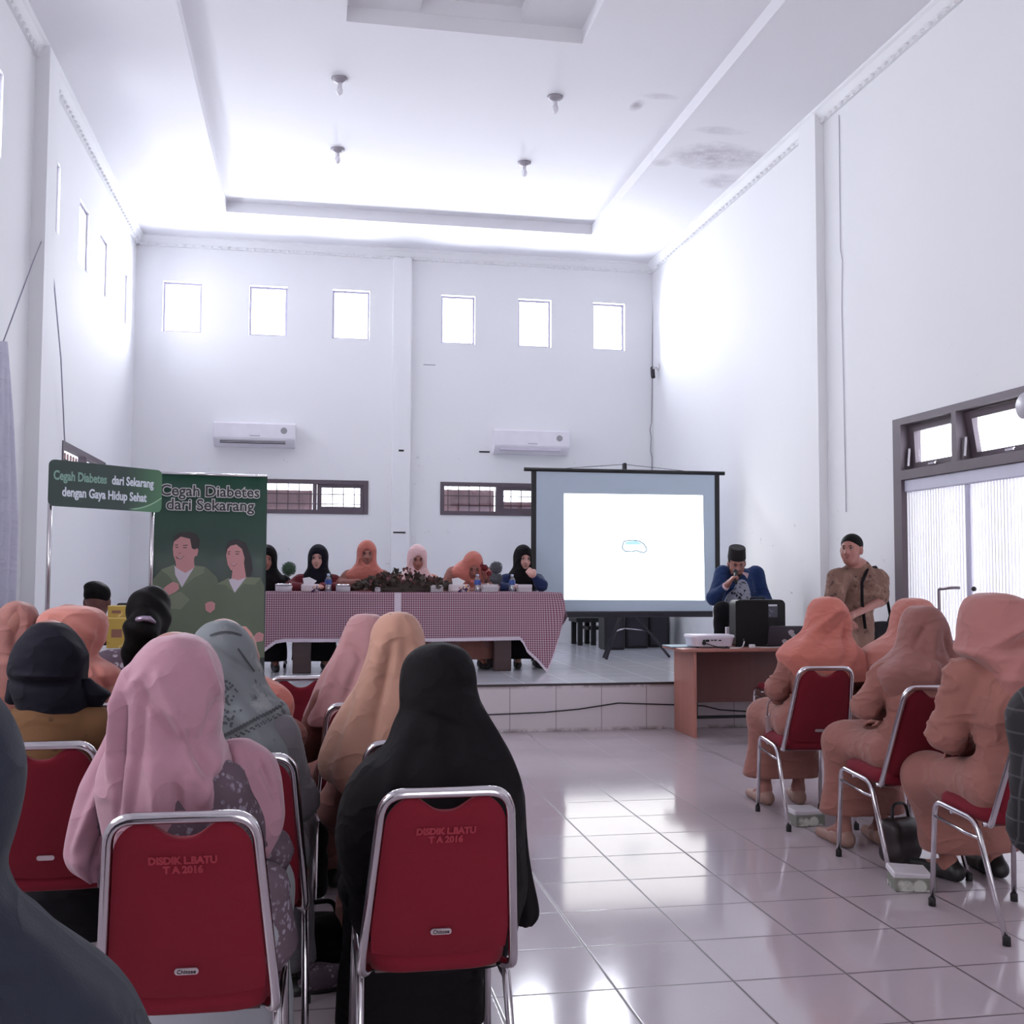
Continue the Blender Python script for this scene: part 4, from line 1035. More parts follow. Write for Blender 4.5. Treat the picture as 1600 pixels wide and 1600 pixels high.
box_speaker(3.66, 13.05, .26, .42, 'black loudspeaker below the middle of the screen'); box_speaker(4.02, 13.3, .30, .50, 'black loudspeaker right of the tripod hub'); box_speaker(4.36, 13.45, .28, .62, 'tallest black loudspeaker, at the right wall')

# ------------------------------------------------------------------ desk with projector
o = empty('desk', (3.6, 8.77, 0), 0, 'brown laminate desk before the stage carrying the projector', 'desk')
DX0, DX1, DF, DB = 3.085, 4.35, 8.50, 9.03
L_ = lambda p: A_(*p)-A_(3.6, 8.77, 0)
MB().box(L_((DX0, DF+.02, 0)), L_((DX0+.028, DB-.02, .70)), 0, .003).build('side_panel', M_WOOD, o); MB().box(L_((DX1-.028, DF+.02, 0)), L_((DX1, DB-.02, .70)), 0, .003).build('side_panel', M_WOOD, o)
MB().box(L_((DX0-.10, DF-.02, .70)), L_((DX1+.08, DB+.0, .725)), 0, .004).build('desk_top', M_WOOD, o)
MB().box(L_((DX0+.028, DB-.12, .24)), L_((DX1-.028, DB-.10, .70))).build('modesty_panel', wood('darker laminate panel', (120, 76, 72), (104, 64, 62), (6, 6, .5)), o)
MB().box(L_((DX0+.16, DB-.115, .10)), L_((DX1-.028, DB-.095, .125))).build('foot_rail', M_BLACK, o)
MB().box(L_((DX0+.16, DB-.115, .10)), L_((DX0+.18, DB-.095, .24))).build('rail_post', M_BLACK, o)
DT = .725
px, py = at(1108, 1000, 8.72)[0], 8.72
o = empty('projector', (px, py, DT), 0, 'white projector with rear sockets facing the room, on the brown desk', 'projector')
pw = .19
V0 = rrect(-pw, -.12, pw, .12, .05); n = len(V0)
m = MB(); m.add([(x*.9, y*.92, .012) for x, y in V0]+[(x*.97, y*.98, .075) for x, y in V0]+[(x*1.03, y*1.03, .088) for x, y in V0]+[(x*1.0, y*1.0, .105) for x, y in V0], [(i*n+j, i*n+(j+1) % n, (i+1)*n+(j+1) % n, (i+1)*n+j) for i in range(3) for j in range(n)]+[tuple(range(n-1, -1, -1)), tuple(3*n+j for j in range(n))])
m.build('case', mat('white projector plastic', (220, 214, 226), .35), o, auto=40)
for (x, z, w_, h) in ((-.09, .062, .02, .012), (-.06, .06, .03, .018), (-.02, .064, .018, .01), (.01, .064, .018, .01), (.05, .062, .02, .01)): MB().box((x-w_/2, -.124, z-h/2), (x+w_/2, -.112, z+h/2)).build('socket', M_BLACK, o)
MB().lathe([(.016, -.012), (.016, .01), (.001, .01)], (-.09, -.118, .04), 12, mat=rot3(math.pi/2)).build('power_socket', M_BLACK, o)
for x in (-.13, .13):
    MB().lathe([(.012, 0), (.012, .014)], (x, -.07, 0), 10).build('foot', M_BLACK, o)
MB().lathe([(.04, 0), (.04, .02), (.03, .02)], (.09, .125, .055), 16, mat=rot3(-math.pi/2)).build('lens', M_BLACK, o)
def cord(name, pts, r, m, label, group=None): return tag(MB().tube(fillet(pts, .08, 5), r, 7).build(name, m, None, True), label, 'cable', group)
cord('projector_cable', [(px-.09, py-.13, DT+.04), (px-.06, py-.19, DT+.03), (px+.02, py-.22, DT+.006), (px+.20, py-.20, DT+.006), (px+.26, py-.14, DT+.03), (px+.27, py-.09, DT+.07)], .005, M_BLACK, 'black cable looping from the projector sockets across the desk')
cord('white_cable', [(px+.06, py-.20, DT+.005), (px+.14, py-.225, DT+.005), (px+.22, py-.19, DT+.005), (px+.26, py-.13, DT+.05)], .005, M_WHITE, 'white cord lying in front of the projector on the desk')
fx = at(1062, 1006, 8.78)
tag(MB().box((fx[0]-.10, 8.68, DT), (fx[0]+.14, 8.95, DT+.008), 0, .003).build('folder', mat('pale blue folder', (128, 160, 178), .5)), 'pale blue folder at the left end of the brown desk', 'folder')
wx = at(1140, 985, 8.98)
tag(MB().box((wx[0]-.05, 8.93, DT), (wx[0]+.075, 8.96, DT+.155), 0, .003).build('white_card_box', mat('white card', (214, 206, 216), .5)), 'upright white card box behind the projector', 'box')
# black upright case with printed white label
a = at(1149, 1005, 8.74); b = at(1226, 940, 8.74); cw = (b[0]-a[0]); chh = at(1200, 937, 8.74)[2]-DT
o = empty('equipment_case', (a[0]+cw/2, 8.80, DT), 0, 'black upright equipment case with a white label beside the projector', 'case')
m = MB(); poly = rrect(-cw/2, 0, cw/2, chh, .045); m.prism(poly, (0, .07, 0), (1, 0, 0), (0, 0, 1), .14); m.build('shell', M_BLACK, o)
MB().box((-cw/2-.002, -.078, .0), (cw/2-.155, -.069, chh-.01), 0, .004).build('front_cover', mat('matt black cover', (16, 14, 17), .9), o)
lx = at(1207, 960, 8.73)[0]-(a[0]+cw/2)
MB().box((lx-.045, -.0735, chh-.15), (lx+.045, -.070, chh-.06)).build('label_sheet', printed('grey printed label', (92, 92, 104), (150, 152, 166), 60, .3, .45), o)
MB().box((lx-.042, -.0735, chh-.056), (lx+.042, -.070, chh-.040)).build('label_strip', mat('white label strip', (210, 212, 222), .6), o)
MB().tube(fillet([(-.06, 0, chh-.005), (-.06, 0, chh+.015), (.06, 0, chh+.015), (.06, 0, chh-.005)], .02), .008, 8).build('handle', M_BLACK, o, True)
# open laptop, its lid towards the room
lx = at(1228, 1000, 8.66); o = empty('laptop', (lx[0], 8.66, DT), -.05, 'grey laptop with pale stickers on its lid, beside the black case', 'laptop')
MB().box((-.165, .0, 0), (.165, .22, .018), 0, .005).build('base', M_DARKMETAL, o)
m = MB(); m.prism(rrect(-.165, 0, .165, .165, .012), (0, .0, .02), (1, 0, 0), norm((0, -.28, 1)), .010); lid = m.build('lid', mat('grey laptop lid', (70, 66, 76), .4, .2), o)
up = norm((0, -.28, 1)); nn = np.cross((1, 0, 0), up)
for (x, z, r) in ((.03, .11, .025), (.05, .085, .02), (-.02, .03, .022)):
    m = MB(); m.prism([(x+r*math.cos(t)*(1+.2*math.sin(3*t)), z+r*math.sin(t)) for t in np.linspace(0, 6.283, 14)[:-1]], A_(0, 0, .02)+nn*.011, (1, 0, 0), up, .001); m.build('sticker', mat('pale sticker', (190, 184, 194), .5), lid)
lx = at(1175, 1003, 8.55)
tag(MB().box((lx[0]-.022, 8.53, DT), (lx[0]+.022, 8.57, DT+.03), 0, .004).build('power_adapter', M_WHITE), 'small white plug adapter on the desk before the black case', 'adapter')
cord('desk_cable', [(lx[0]+.02, 8.55, DT+.01), (lx[0]+.10, 8.53, DT+.005), (lx[0]+.2, 8.55, DT+.005), (lx[0]+.3, 8.6, DT+.005)], .004, M_WHITE, 'thin white cord trailing from the plug adapter on the desk')

# cable along the stage front
pts = [at(u, v, YS-.02) for u, v in ((560, 1122), (680, 1120), (760, 1117), (850, 1113), (905, 1108), (966, 1098.5), (1048, 1101), (1100, 1103), (1125, 1109), (1175, 1112), (1260, 1109), (1320, 1106))]
tag(MB().tube(pts, .006, 6).build('floor_cable', M_BLACK, None, True), 'black cable strung along the tiled front of the stage', 'cable')

# ------------------------------------------------------------------ roll-up banner
BY = 8.1; bL, bR = at(240, 741, BY-.06), at(418, 746, BY+.06)
bn = norm(np.cross(bR-bL, (0, 0, 1))); ctr = (bL+bR)/2
o = empty('rollup_banner', (ctr[0], ctr[1], 0), 0, 'tall dark green roll-up banner about diabetes beside the long table', 'banner')
blo = lambda p: np.asarray(p, float)-A_(ctr[0], ctr[1], 0)
ztop = 2.045; exd = norm((bR-bL)*A_(1, 1, 0)); wid = np.linalg.norm((bR-bL)[:2])
def bpt(u, v, off=0.0): return blo(at_plane(u, v, ctr, bn)+bn*off)
nb = 40; Pg = []
for z in (.06, .7, 1.4, ztop): Pg.append([blo(A_(bL[0], bL[1], 0)+exd*wid*t+A_(0, 0, z)+bn*(.004*math.sin(t*19)+.003*math.sin(t*41))*(0 if z < .1 else .3)) for t in np.linspace(0, 1, nb)])
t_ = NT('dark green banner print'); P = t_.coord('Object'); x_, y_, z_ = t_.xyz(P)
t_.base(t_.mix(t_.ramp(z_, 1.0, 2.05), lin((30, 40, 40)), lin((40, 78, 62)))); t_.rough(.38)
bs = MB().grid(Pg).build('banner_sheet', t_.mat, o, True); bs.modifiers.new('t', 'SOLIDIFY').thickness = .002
MB().box(blo(A_(bL[0]-.02, BY-.10, 0)), blo(A_(bR[0]+.02, BY+.10, .07)), 0, .02).build('base_cassette', M_CHROME, o)
MB().tube([blo(bL*A_(1, 1, 0)+A_(0, 0, ztop)), blo(bR*A_(1, 1, 0)+A_(0, 0, ztop))], .010, 8).build('top_rail', M_CHROME, o, True)
MB().tube([blo(ctr*A_(1, 1, 0)+A_(0, .05, .05)), blo(ctr*A_(1, 1, 0)+A_(0, .02, ztop))], .008, 8).build('support_pole', M_CHROME, o, True)
exb = exd; ezb = A_(0, 0, 1)
sz = .112
for body, u, v, wp in (('Cegah Diabetes', 329, 768.5, 144), ('dari Sekarang', 329, 790, 128)):
    W_ = wp*BY/F_PX/abs(np.dot(AX_F, A_(0, 1, 0)))
    text_obj('headline_outline', body, sz, mat('white print', (206, 200, 204), .5), bpt(u, v, .006), exb, ezb, bs, .0075, .0004, 'CENTER', W_)
    text_obj('headline', body, sz, mat('dark green print', (38, 46, 46), .5), bpt(u, v, .008), exb, ezb, bs, .0018, .0004, 'CENTER', W_*.985)
GJ, GJ2, SKP, WHP, HRP = mat('olive green print', (92, 104, 84), .5, 0, .12, 6), mat('light olive print', (112, 122, 100), .5), mat('skin tone print', (190, 134, 136), .5, 0, .04), mat('white shirt print', (196, 188, 200), .5), mat('dark hair print', (38, 30, 34), .5)
art = [(GJ, 1, [(0, 1240), (30, 1080), (60, 990), (130, 910), (245, 868), (310, 1060), (420, 876), (520, 890), (620, 980), (660, 1100), (640, 1240), (560, 1700), (60, 1700), (40, 1180)]),
 (GJ2, 2, [(120, 915), (245, 868), (262, 930), (310, 1075), (225, 1010), (180, 960)]), (GJ2, 2, [(310, 1075), (420, 876), (512, 890), (505, 945), (420, 985)]),
 (WHP, 3, [(243, 880), (262, 890), (330, 940), (425, 885), (310, 1072), (250, 960)]),
 (SKP, 4, [(250, 820), (415, 800), (422, 895), (340, 945), (258, 898)]),
 (HRP, 4, [(232, 680), (240, 620), (290, 582), (380, 575), (445, 600), (472, 650), (462, 722), (415, 760), (380, 660), (300, 630), (245, 670)]),
 (SKP, 5, [(238, 665), (300, 620), (382, 640), (398, 725), (425, 735), (448, 722), (456, 745), (445, 790), (424, 798), (412, 840), (370, 880), (310, 878), (255, 850), (234, 790), (228, 725)]),
 (HRP, 6, [(247, 693), (275, 690), (277, 696), (248, 700)]), (HRP, 6, [(318, 697), (360, 692), (362, 699), (320, 704)]), (HRP, 6, [(250, 712), (275, 710), (276, 718), (251, 719)]), (HRP, 6, [(320, 716), (352, 714), (353, 722), (321, 723)]),
 (M_LIPD, 6, [(250, 795), (290, 808), (335, 790), (300, 822), (262, 815)]), (WHP, 7, [(258, 799), (290, 809), (325, 797), (293, 816)]),
 (M_LIPD, 6, [(268, 760), (288, 768), (306, 760), (290, 774)]),
 (SKP, 6, [(110, 1130), (140, 1090), (170, 1060), (230, 1022), (278, 1040), (285, 1085), (250, 1115), (200, 1140), (165, 1160)]),
 (GJ2, 5, [(60, 1130), (110, 1135), (165, 1165), (260, 1120), (300, 1110), (380, 1180), (300, 1270), (200, 1260), (60, 1230)]),
 (HRP, 7, [(697, 720), (730, 660), (800, 640), (880, 675), (925, 800), (940, 920), (915, 985), (860, 985), (868, 800), (800, 688), (738, 700), (708, 770)]),
 (GJ, 6, [(560, 1260), (580, 1180), (620, 1040), (730, 985), (780, 1120), (890, 980), (1010, 985), (1045, 1060), (1045, 1700), (640, 1700), (520, 1400), (500, 1290)]),
 (GJ2, 7, [(620, 1045), (730, 985), (780, 1125), (700, 1050)]), (GJ2, 7, [(780, 1125), (885, 980), (1012, 987), (960, 1050), (860, 1040)]),
 (WHP, 8, [(728, 1005), (760, 990), (882, 985), (780, 1120), (740, 1040)]), (SKP, 9, [(765, 880), (862, 850), (882, 985), (810, 1010), (752, 992)]),
 (SKP, 10, [(703, 790), (716, 730), (745, 702), (795, 690), (845, 730), (868, 810), (862, 860), (840, 895), (792, 930), (745, 918), (718, 870)]),
 (HRP, 11, [(715, 755), (742, 750), (743, 756), (716, 762)]), (HRP, 11, [(785, 750), (825, 752), (825, 759), (786, 757)]), (HRP, 11, [(717, 772), (740, 770), (740, 778), (718, 779)]), (HRP, 11, [(787, 771), (818, 772), (817, 780), (788, 779)]),
 (M_LIP, 11, [(735, 858), (765, 868), (812, 855), (772, 888)]), (WHP, 12, [(743, 861), (766, 869), (803, 859), (771, 877)]),
 (SKP, 9, [(515, 1222), (540, 1203), (575, 1198), (606, 1215), (602, 1268), (560, 1302), (522, 1278)]), (SKP, 9, [(948, 1512), (975, 1480), (1000, 1470), (1040, 1490), (1032, 1550), (970, 1562)])]
for i, (mt, ly, poly) in enumerate(art):
    pts = np.array([bpt(230+.175*x, 730+.175*y, .004+.0007*ly) for x, y in poly])
    V = [tuple(p) for p in pts]; n = len(V); me = bpy.data.meshes.new('printed_figure')
    loc2 = [(np.dot(p, exb), p[2]) for p in pts]; ar = sum(loc2[k_][0]*loc2[(k_+1) % n][1]-loc2[(k_+1) % n][0]*loc2[k_][1] for k_ in range(n))
    me.from_pydata(V, [], [tuple(range(n)) if ar > 0 else tuple(range(n-1, -1, -1))]); me.update()
    art[i] = (me, mt)
allv, allf, mats, mi = [], [], [], []
for me, mt in art:
    b = len(allv); allv += [tuple(v.co) for v in me.vertices]; allf += [tuple(q+b for q in p.vertices) for p in me.polygons]
    if mt not in mats: mats.append(mt)
    mi += [mats.index(mt)]*len(me.polygons); bpy.data.meshes.remove(me)
me = bpy.data.meshes.new('printed_picture'); me.from_pydata(allv, [], allf); me.polygons.foreach_set('material_index', mi); me.update(); link('printed_picture', me, mats, bs)

# ------------------------------------------------------------------ promotion counter with header board
sL, sR = at(72, 753, 6.6), at(247.5, 769, 7.2); sx = norm((sR-sL)*A_(1, 1, 0)); sn = norm(np.cross(sx, (0, 0, 1))); sw_ = np.linalg.norm((sR-sL)[:2])
base = A_(*((sL+sR)/2)[:2], 0); o = empty('promotion_counter', base, math.atan2(sx[1], sx[0]), 'white promotion counter with a dark green header board on two poles', 'counter')
hz0, hz1 = 1.716, 1.985
hb = MB().prism(rrect(-sw_/2, hz0, sw_/2, hz1, .035), (0, -.02, 0), (1, 0, 0), (0, 0, 1), .012)
t_ = NT('dark green header print'); P = t_.coord('Object'); x_, y_, z_ = t_.xyz(P)
d = t_.math('ADD', t_.math('MULTIPLY', t_.math('SUBTRACT', x_, .22), 1.0), t_.math('MULTIPLY', t_.math('SUBTRACT', t_.math('POWER', t_.math('SUBTRACT', x_, .15), 2), t_.math('SUBTRACT', z_, hz0)), 3.0))
c = t_.mix(t_.math('MULTIPLY', t_.ramp(x_, .12, .42), .9), lin((36, 58, 52)), lin((70, 122, 82)))
arc = t_.math('SUBTRACT', t_.math('MULTIPLY', t_.math('POWER', t_.math('SUBTRACT', x_, .15), 2), 1.3), t_.math('SUBTRACT', z_, hz0+.01))
c = t_.mix(t_.math('MULTIPLY', t_.ramp(t_.math('ABSOLUTE', arc), .006, .002), t_.ramp(x_, .15, .2)), c, lin((150, 190, 156)))
c = t_.mix(t_.math('MULTIPLY', t_.math('MULTIPLY', t_.ramp(arc, .002, .006), t_.ramp(x_, .15, .2)), .8), c, lin((78, 128, 92)))
t_.base(c); t_.rough(.4)
hbo = hb.build('header_board', t_.mat, o)
zt, zb = 1.893, 1.800
MW = mat('white header lettering', (214, 222, 232), .5); MG = mat('pale green header lettering', (128, 164, 150), .5)
for body, x, z, wd, mt in (('Cegah Diabetes', -.198, zt, .365, MG), ('dari Sekarang', .178, zt, .315, MW), ('dengan Gaya Hidup Sehat', -.02, zb, .605, MW)):
    text_obj('header_lettering', body, .075, mt, (x, -.034, z), (1, 0, 0), (0, 0, 1), hbo, .0022, .0006, 'CENTER', wd)
for x in (-sw_/2+.03, sw_/2-.045): MB().tube([(x, 0, .86), (x, 0, hz1-.04)], .013, 10).build('pole', M_CHROME, o, True)
cw = sw_/2+.02
m = MB(); prf = rrect(-cw, -.18, cw, .22, .12, 8); nn_ = len(prf)
m.add([(x, y, .02) for x, y in prf]+[(x, y, .84) for x, y in prf], [(i, (i+1) % nn_, nn_+(i+1) % nn_, nn_+i) for i in range(nn_)]+[tuple(range(nn_-1, -1, -1)), tuple(nn_+i for i in range(nn_))]); m.build('counter_body', mat('white counter panel', (206, 202, 212), .5), o)
MB().box((-cw-.02, -.2, .84), (cw+.02, .24, .875), 0, .01).build('counter_top', mat('pale counter top', (196, 190, 198), .5), o)
M_YEL = printed('yellow carton print', (182, 152, 78), (134, 88, 44), 14, .18, .24, (236, 214, 150), 9, .62, .68)
def carton(u0, u1, v0, v1, Y, label, d=.10):
    a, b = at(u0, v1, Y), at(u1, v0, Y); oo = empty('yellow_carton', (a[0]/2+b[0]/2, Y+d/2, a[2]), 0, label, 'box', 'yellow cartons on the promotion counter')
    w_, h = (b[0]-a[0])/2, b[2]-a[2]
    MB().box((-w_, -d/2, 0), (w_, d/2, h), 0, .002).build('carton', M_YEL, oo)
    MB().box((-w_*.6, -d/2-.002, h*.35), (w_*.3, -d/2, h*.62)).build('printed_panel', mat('brown carton picture', (128, 84, 66), .5), oo)
    MB().box((-w_, -d/2-.001, h*.96), (w_, d/2, h+.002)).build('flap', mat('yellow flap', (216, 190, 110), .6), oo)
    return a[2]
carton(166, 204, 965, 1013, 6.78, 'large yellow carton at the bottom of the stack'); carton(168, 200, 947, 964.6, 6.78, 'small yellow carton on top of the stack')
z_ = at(215, 1013, 6.95); 
oo = empty('display_stand', (at(213, 960, 6.95)[0], 6.95, .875), 0, 'black flat-topped display stand beside the yellow cartons', 'stand')
hh = at(213, 942, 6.95)[2]-.875
MB().box((-.11, -.06, hh-.03), (.12, .06, hh), 0, .012).build('tray', M_BLACK, oo); MB().box((-.03, -.03, .01), (.05, .03, hh-.03)).build('post', M_DARKMETAL, oo); MB().box((-.08, -.05, 0), (.10, .05, .012)).build('base', M_BLACK, oo)

# ------------------------------------------------------------------ fixtures on walls and ceiling
def aircon(u0, u1, v0, v1, label, openv):
    a, b = at(u0, v1, YB-.22), at(u1, v0, YB-.22); o = empty('air_conditioner', ((a[0]+b[0])/2, YB, a[2]), 0, label, 'air conditioner', 'wall air conditioners on the back wall')
    w_, h = (b[0]-a[0])/2, b[2]-a[2]
    prof = [(0, 0), (-.12, 0), (-.19, .05), (-.215, .09), (-.215, h-.03), (-.19, h), (0, h)]; m = MB()
    k_ = len(prof); m.add([(-w_, y, z) for y, z in prof]+[(w_, y, z) for y, z in prof], [(i, k_+i, k_+(i+1) % k_, (i+1) % k_) for i in range(k_)]+[tuple(range(k_)), tuple(range(2*k_-1, k_-1, -1))]); m.build('case', mat('white air conditioner case', (226, 223, 230), .4), o, auto=30)
    MB().box((-w_-.005, -.222, .10), (w_+.005, -.214, h-.02), 0, .006).build('front_panel', mat('air conditioner panel', (230, 227, 234), .35), o)
    MB().box((-w_+.08, -.205, .035), (w_-.12, -.165, .085)).build('outlet', M_DARKMETAL if openv else mat('lilac grey flap', (206, 198, 214), .5), o)
    for i in range(3 if openv else 1): MB().box((-w_+.08, -.22, .045+.018*i), (w_-.12, -.16, .05+.018*i)).build('louvre', M_WHITE, o)
    MB().lathe([(.042, 0), (.042, .004), (.001, .004)], (w_-.14, -.222, h*.66), 20, mat=rot3(math.pi/2)).build('round_sticker', mat('grey round sticker', (150, 148, 152), .5), o)
    MB().box((-.06, -.2235, .125), (.07, -.222, .137)).build('maker_plate', mat('grey maker plate', (168, 166, 174), .5), o)
aircon(333, 461, 661, 695, 'white wall air conditioner with open dark louvres, left of the pilaster', True); aircon(773, 890, 673, 707, 'white wall air conditioner with closed flap, above the projection screen', False)
def bulb(x, y, label):
    o = empty('bulb_holder', (x, y, ZC+TH), 0, label, 'lamp holder', 'bare bulb holders in the ceiling tray')
    MB().lathe([(.075, 0), (.075, -.012), (.05, -.03), (.03, -.04)], n=20).build('rose', mat('grey ceiling rose', (160, 154, 162), .4), o, True)
    MB().lathe([(.022, -.035), (.024, -.075), (.02, -.08)], n=14).build('socket', M_WHITE, o, True)
    MB().ball((0, 0, -.115), (.032, .032, .045), 14).build('bulb', mat('white glass bulb', (232, 230, 236), .2), o, True)
for x, y, l in ((.18, 9.75, 'bare bulb holder in the ceiling, front left of four'), (2.19, 9.75, 'bare bulb holder in the ceiling, front right of four'), (.2, 11.42, 'bare bulb holder in the ceiling, back left of four'), (2.22, 11.41, 'bare bulb holder in the ceiling, back right of four')): bulb(x, y, l)
for (u, v, w_, h, l) in ((627, 704, 8, 3, 'short dark wall slot on the pilaster above head height'), (757, 706, 17, 2.4, 'dark wall slot left of the right air conditioner'), (624, 832, 19, 2.4, 'dark wall slot low on the pilaster above the table'), (671, 570, 19, 1.2, 'thin grey wall slot high above the right air conditioner')):
    Y_ = YB-.095 if u < 640 else YB-.005; p = at(u, v, Y_); s = YB/F_PX
    tag(MB().box((p[0]-w_*s/2, Y_, p[2]-h*s/2), (p[0]+w_*s/2, Y_+.02, p[2]+h*s/2)).build('wall_slot', M_BLACK if h > 2 else M_LIGHTFRAME), l, 'wall slot', 'slots in the back wall')
p = atX(1024, 583, XR); o = empty('security_camera', (XR, p[1]-.15, p[2]), 0, 'small security camera in the right back corner', 'camera')
MB().lathe([(.05, 0), (.05, .02), (.02, .03)], (0, 0, .06), 14, mat=rot3(0, -math.pi/2)).build('mount', M_WHITE, o, True); MB().tube([(-.02, 0, .06), (-.09, -.02, .03)], .014, 8).build('arm', M_WHITE, o, True); MB().tube([(-.085, .02, .045), (-.10, -.06, -.10)], .03, 12).build('body', M_DARKMETAL, o, True)
pts = [at(u, v, YB-.012) for u, v in ((1021, 430), (1020, 500), (1019, 600), (1018, 660), (1015.5, 672), (1017.5, 684), (1016.5, 705), (1019, 715), (1018, 760))]
tag(MB().tube(pts, .005, 6).build('wall_cable', mat('grey cable', (138, 132, 146), .6), None, True), 'grey cable running down the back wall beside the right corner', 'cable')
pts = [atX(u, v, XR-.006) for u, v in ((1311, 180), (1312, 300), (1313, 390), (1316, 405), (1315, 480), (1318, 600), (1322, 800))]
tag(MB().tube(pts, .0035, 6).build('wall_cable', mat('pale cable', (186, 184, 196), .6), None, True), 'thin pale cable down the right wall past the pilaster', 'cable')
p = atX(1600, 634, XR-.25); o = empty('wall_fan', (XR, p[1], p[2]), 0, 'round pale grey disc fixture at the doorway transom, cut by the right edge', 'wall fan')
MB().tube([(0, 0, -.05), (-.12, 0, 0), (-.19, 0, 0)], .02, 10).build('bracket', M_WHITE, o, True)
MB().lathe([(.001, .20), (.07, .20), (.084, .21), (.084, .25), (.07, .262), (.001, .265)], (0, 0, 0), 28, mat=rot3(0, -math.pi/2, 0) ).build('disc', mat('pale grey disc', (176, 172, 182), .4), o, True)
# cloth sling, strings, papers at the left pillar
p0 = atX(76, 350, XL+.03); p1 = at(5, 534, 8.0); p2 = atX(101, 690, XL+.03)
M_STR = mat('grey white string', (150, 147, 164), .7)
tag(MB().tube([p0, atX(52, 408, XL+.135), p1], .005, 6).build('string', M_STR, None, True), 'string from the high side window down to the gathered cloth', 'string', 'strings on the left wall')
tag(MB().tube([p0, p0*.4+p2*.6+A_(.02, 0, 0), p2], .006, 6).build('string', M_STR, None, True), 'string from the high side window down to the grilled transom', 'string', 'strings on the left wall')
cl = []
for i in range(40):
    f = i/39; z = p1[2]-f*2.0; hw = .03+.075*min(1, f*1.6)**.8; row = []
    for j in range(60):
        a = 2*math.pi*j/60; rip = 1+.22*math.sin(a*7+f*2)*min(1, f*3+.2); row.append((p1[0]+.02*min(1, f*1.5)+hw*.9*math.cos(a)*rip, 8.0+hw*.6*math.sin(a)*rip, z))
    cl.append(row)
tag(MB().grid(cl, closed=True).build('curtain', cloth('white lilac cloth', (205, 205, 222), .2), None, True), 'white gathered cloth hanging from a string at the left edge', 'curtain')
M_PAP = mat('white paper', (220, 214, 222), .7)
def paper(poly, label, mt=M_PAP):
    Yp = 9.262; pts = [at(u, v, Yp) for u, v in poly]; m = MB(); m.prism([(p[0], p[2]) for p in pts], (0, Yp, 0), (1, 0, 0), (0, 0, 1), .012); tag(m.build('paper_cutout', mt), label, 'paper', 'paper cut-outs on the left pilaster')
paper([(12, 913), (20, 896), (31, 913)], 'white triangular paper roof pinned to the left pilaster'); paper([(15, 915), (25, 915), (25, 929), (15, 929)], 'white square paper hanging under the paper roof'); paper([(19, 856), (28, 853), (31, 872), (22, 876)], 'yellowish paper scrap highest on the left pilaster', mat('yellow paper', (196, 186, 150), .7)); paper([(3, 934), (12, 932), (14, 946), (2, 948)], 'white paper scrap lowest on the left pilaster')

# ------------------------------------------------------------------ people: colours
C_BLACK = cloth('black cloth', (20, 17, 20), .0, 220); C_NAVY = cloth('navy black cloth', (23, 22, 32), .02, 220)
C_PINK = cloth('dusty pink crepe', (164, 123, 137), .2); C_SAND = cloth('sand chiffon', (172, 130, 114), .15); C_SALMON = cloth('salmon pink cloth', (168, 124, 127), .2)
C_CORAL = cloth('coral headscarf', (174, 112, 103), .2); C_PEACH = cloth('peach uniform cloth', (146, 98, 90), .12); C_ROSE = cloth('brownish coral headscarf', (144, 98, 93), .2)
C_CORAL2 = cloth('bright coral headscarf', (186, 110, 98), .2); C_PALE = cloth('pale pink headscarf', (212, 176, 178), .2); C_BIG = cloth('rose coral headscarf', (162, 108, 104), .2)
C_MUST = printed('mustard batik', (98, 68, 44), (70, 48, 36), 22, .25, .32); C_CHAR = cloth('charcoal blue cloth', (42, 45, 56), .04, 240)
C_GREY = printed('grey floral chiffon', (112, 116, 120), (72, 73, 78), 26, .22, .3, (132, 133, 135), 9, .56, .64)
C_LACE = printed('mauve lace', (92, 77, 87), (138, 128, 142), 66, .34, .46); C_MAROON = cloth('maroon dress', (104, 36, 46), .1); C_BLUE = cloth('blue jacket', (33, 52, 92), .1); C_DBLUE = cloth('dark blue sleeve cloth', (36, 48, 84), .1)
C_BATIK = printed('brown batik shirt', (116, 88, 78), (84, 60, 56), 26, .3, .42, (134, 106, 94), 14, .55, .62); C_FLOR = printed('black white flowered shirt', (150, 152, 166), (28, 28, 42), 34, .36, .5)
C_LILAC = printed('lilac printed blouse', (90, 74, 86), (176, 164, 178), 32, .32, .44); C_WHITE = cloth('white skirt cloth', (150, 150, 158), .1); C_DARK = cloth('dark trousers', (22, 20, 24), .02)
C_DPEACH = cloth('dim salmon dress', (126, 84, 80), .1); C_GREYD = cloth('grey dress', (100, 96, 102), .1)
M_SHOE = mat('black shoe leather', (30, 26, 28), .5); M_BEIGE = mat('beige shoe', (150, 116, 106), .6)
def plaid():
    t = NT('dark plaid'); x, y, z = t.xyz(t.coord('Object'))
    def ln(c, p, w_): return t.ramp(t.math('ABSOLUTE', t.math('SUBTRACT', t.math('FRACT', t.math('DIVIDE', c, p)), .5)), w_*1.4, w_)
    l = t.math('MAXIMUM', ln(t.math('ADD', x, y), .045, .05), ln(z, .055, .04)); t.base(t.mix(t.math('MULTIPLY', l, .45), lin((30, 27, 31)), lin((88, 82, 90)))); t.rough(.9); return t.mat
C_PLAID = plaid()

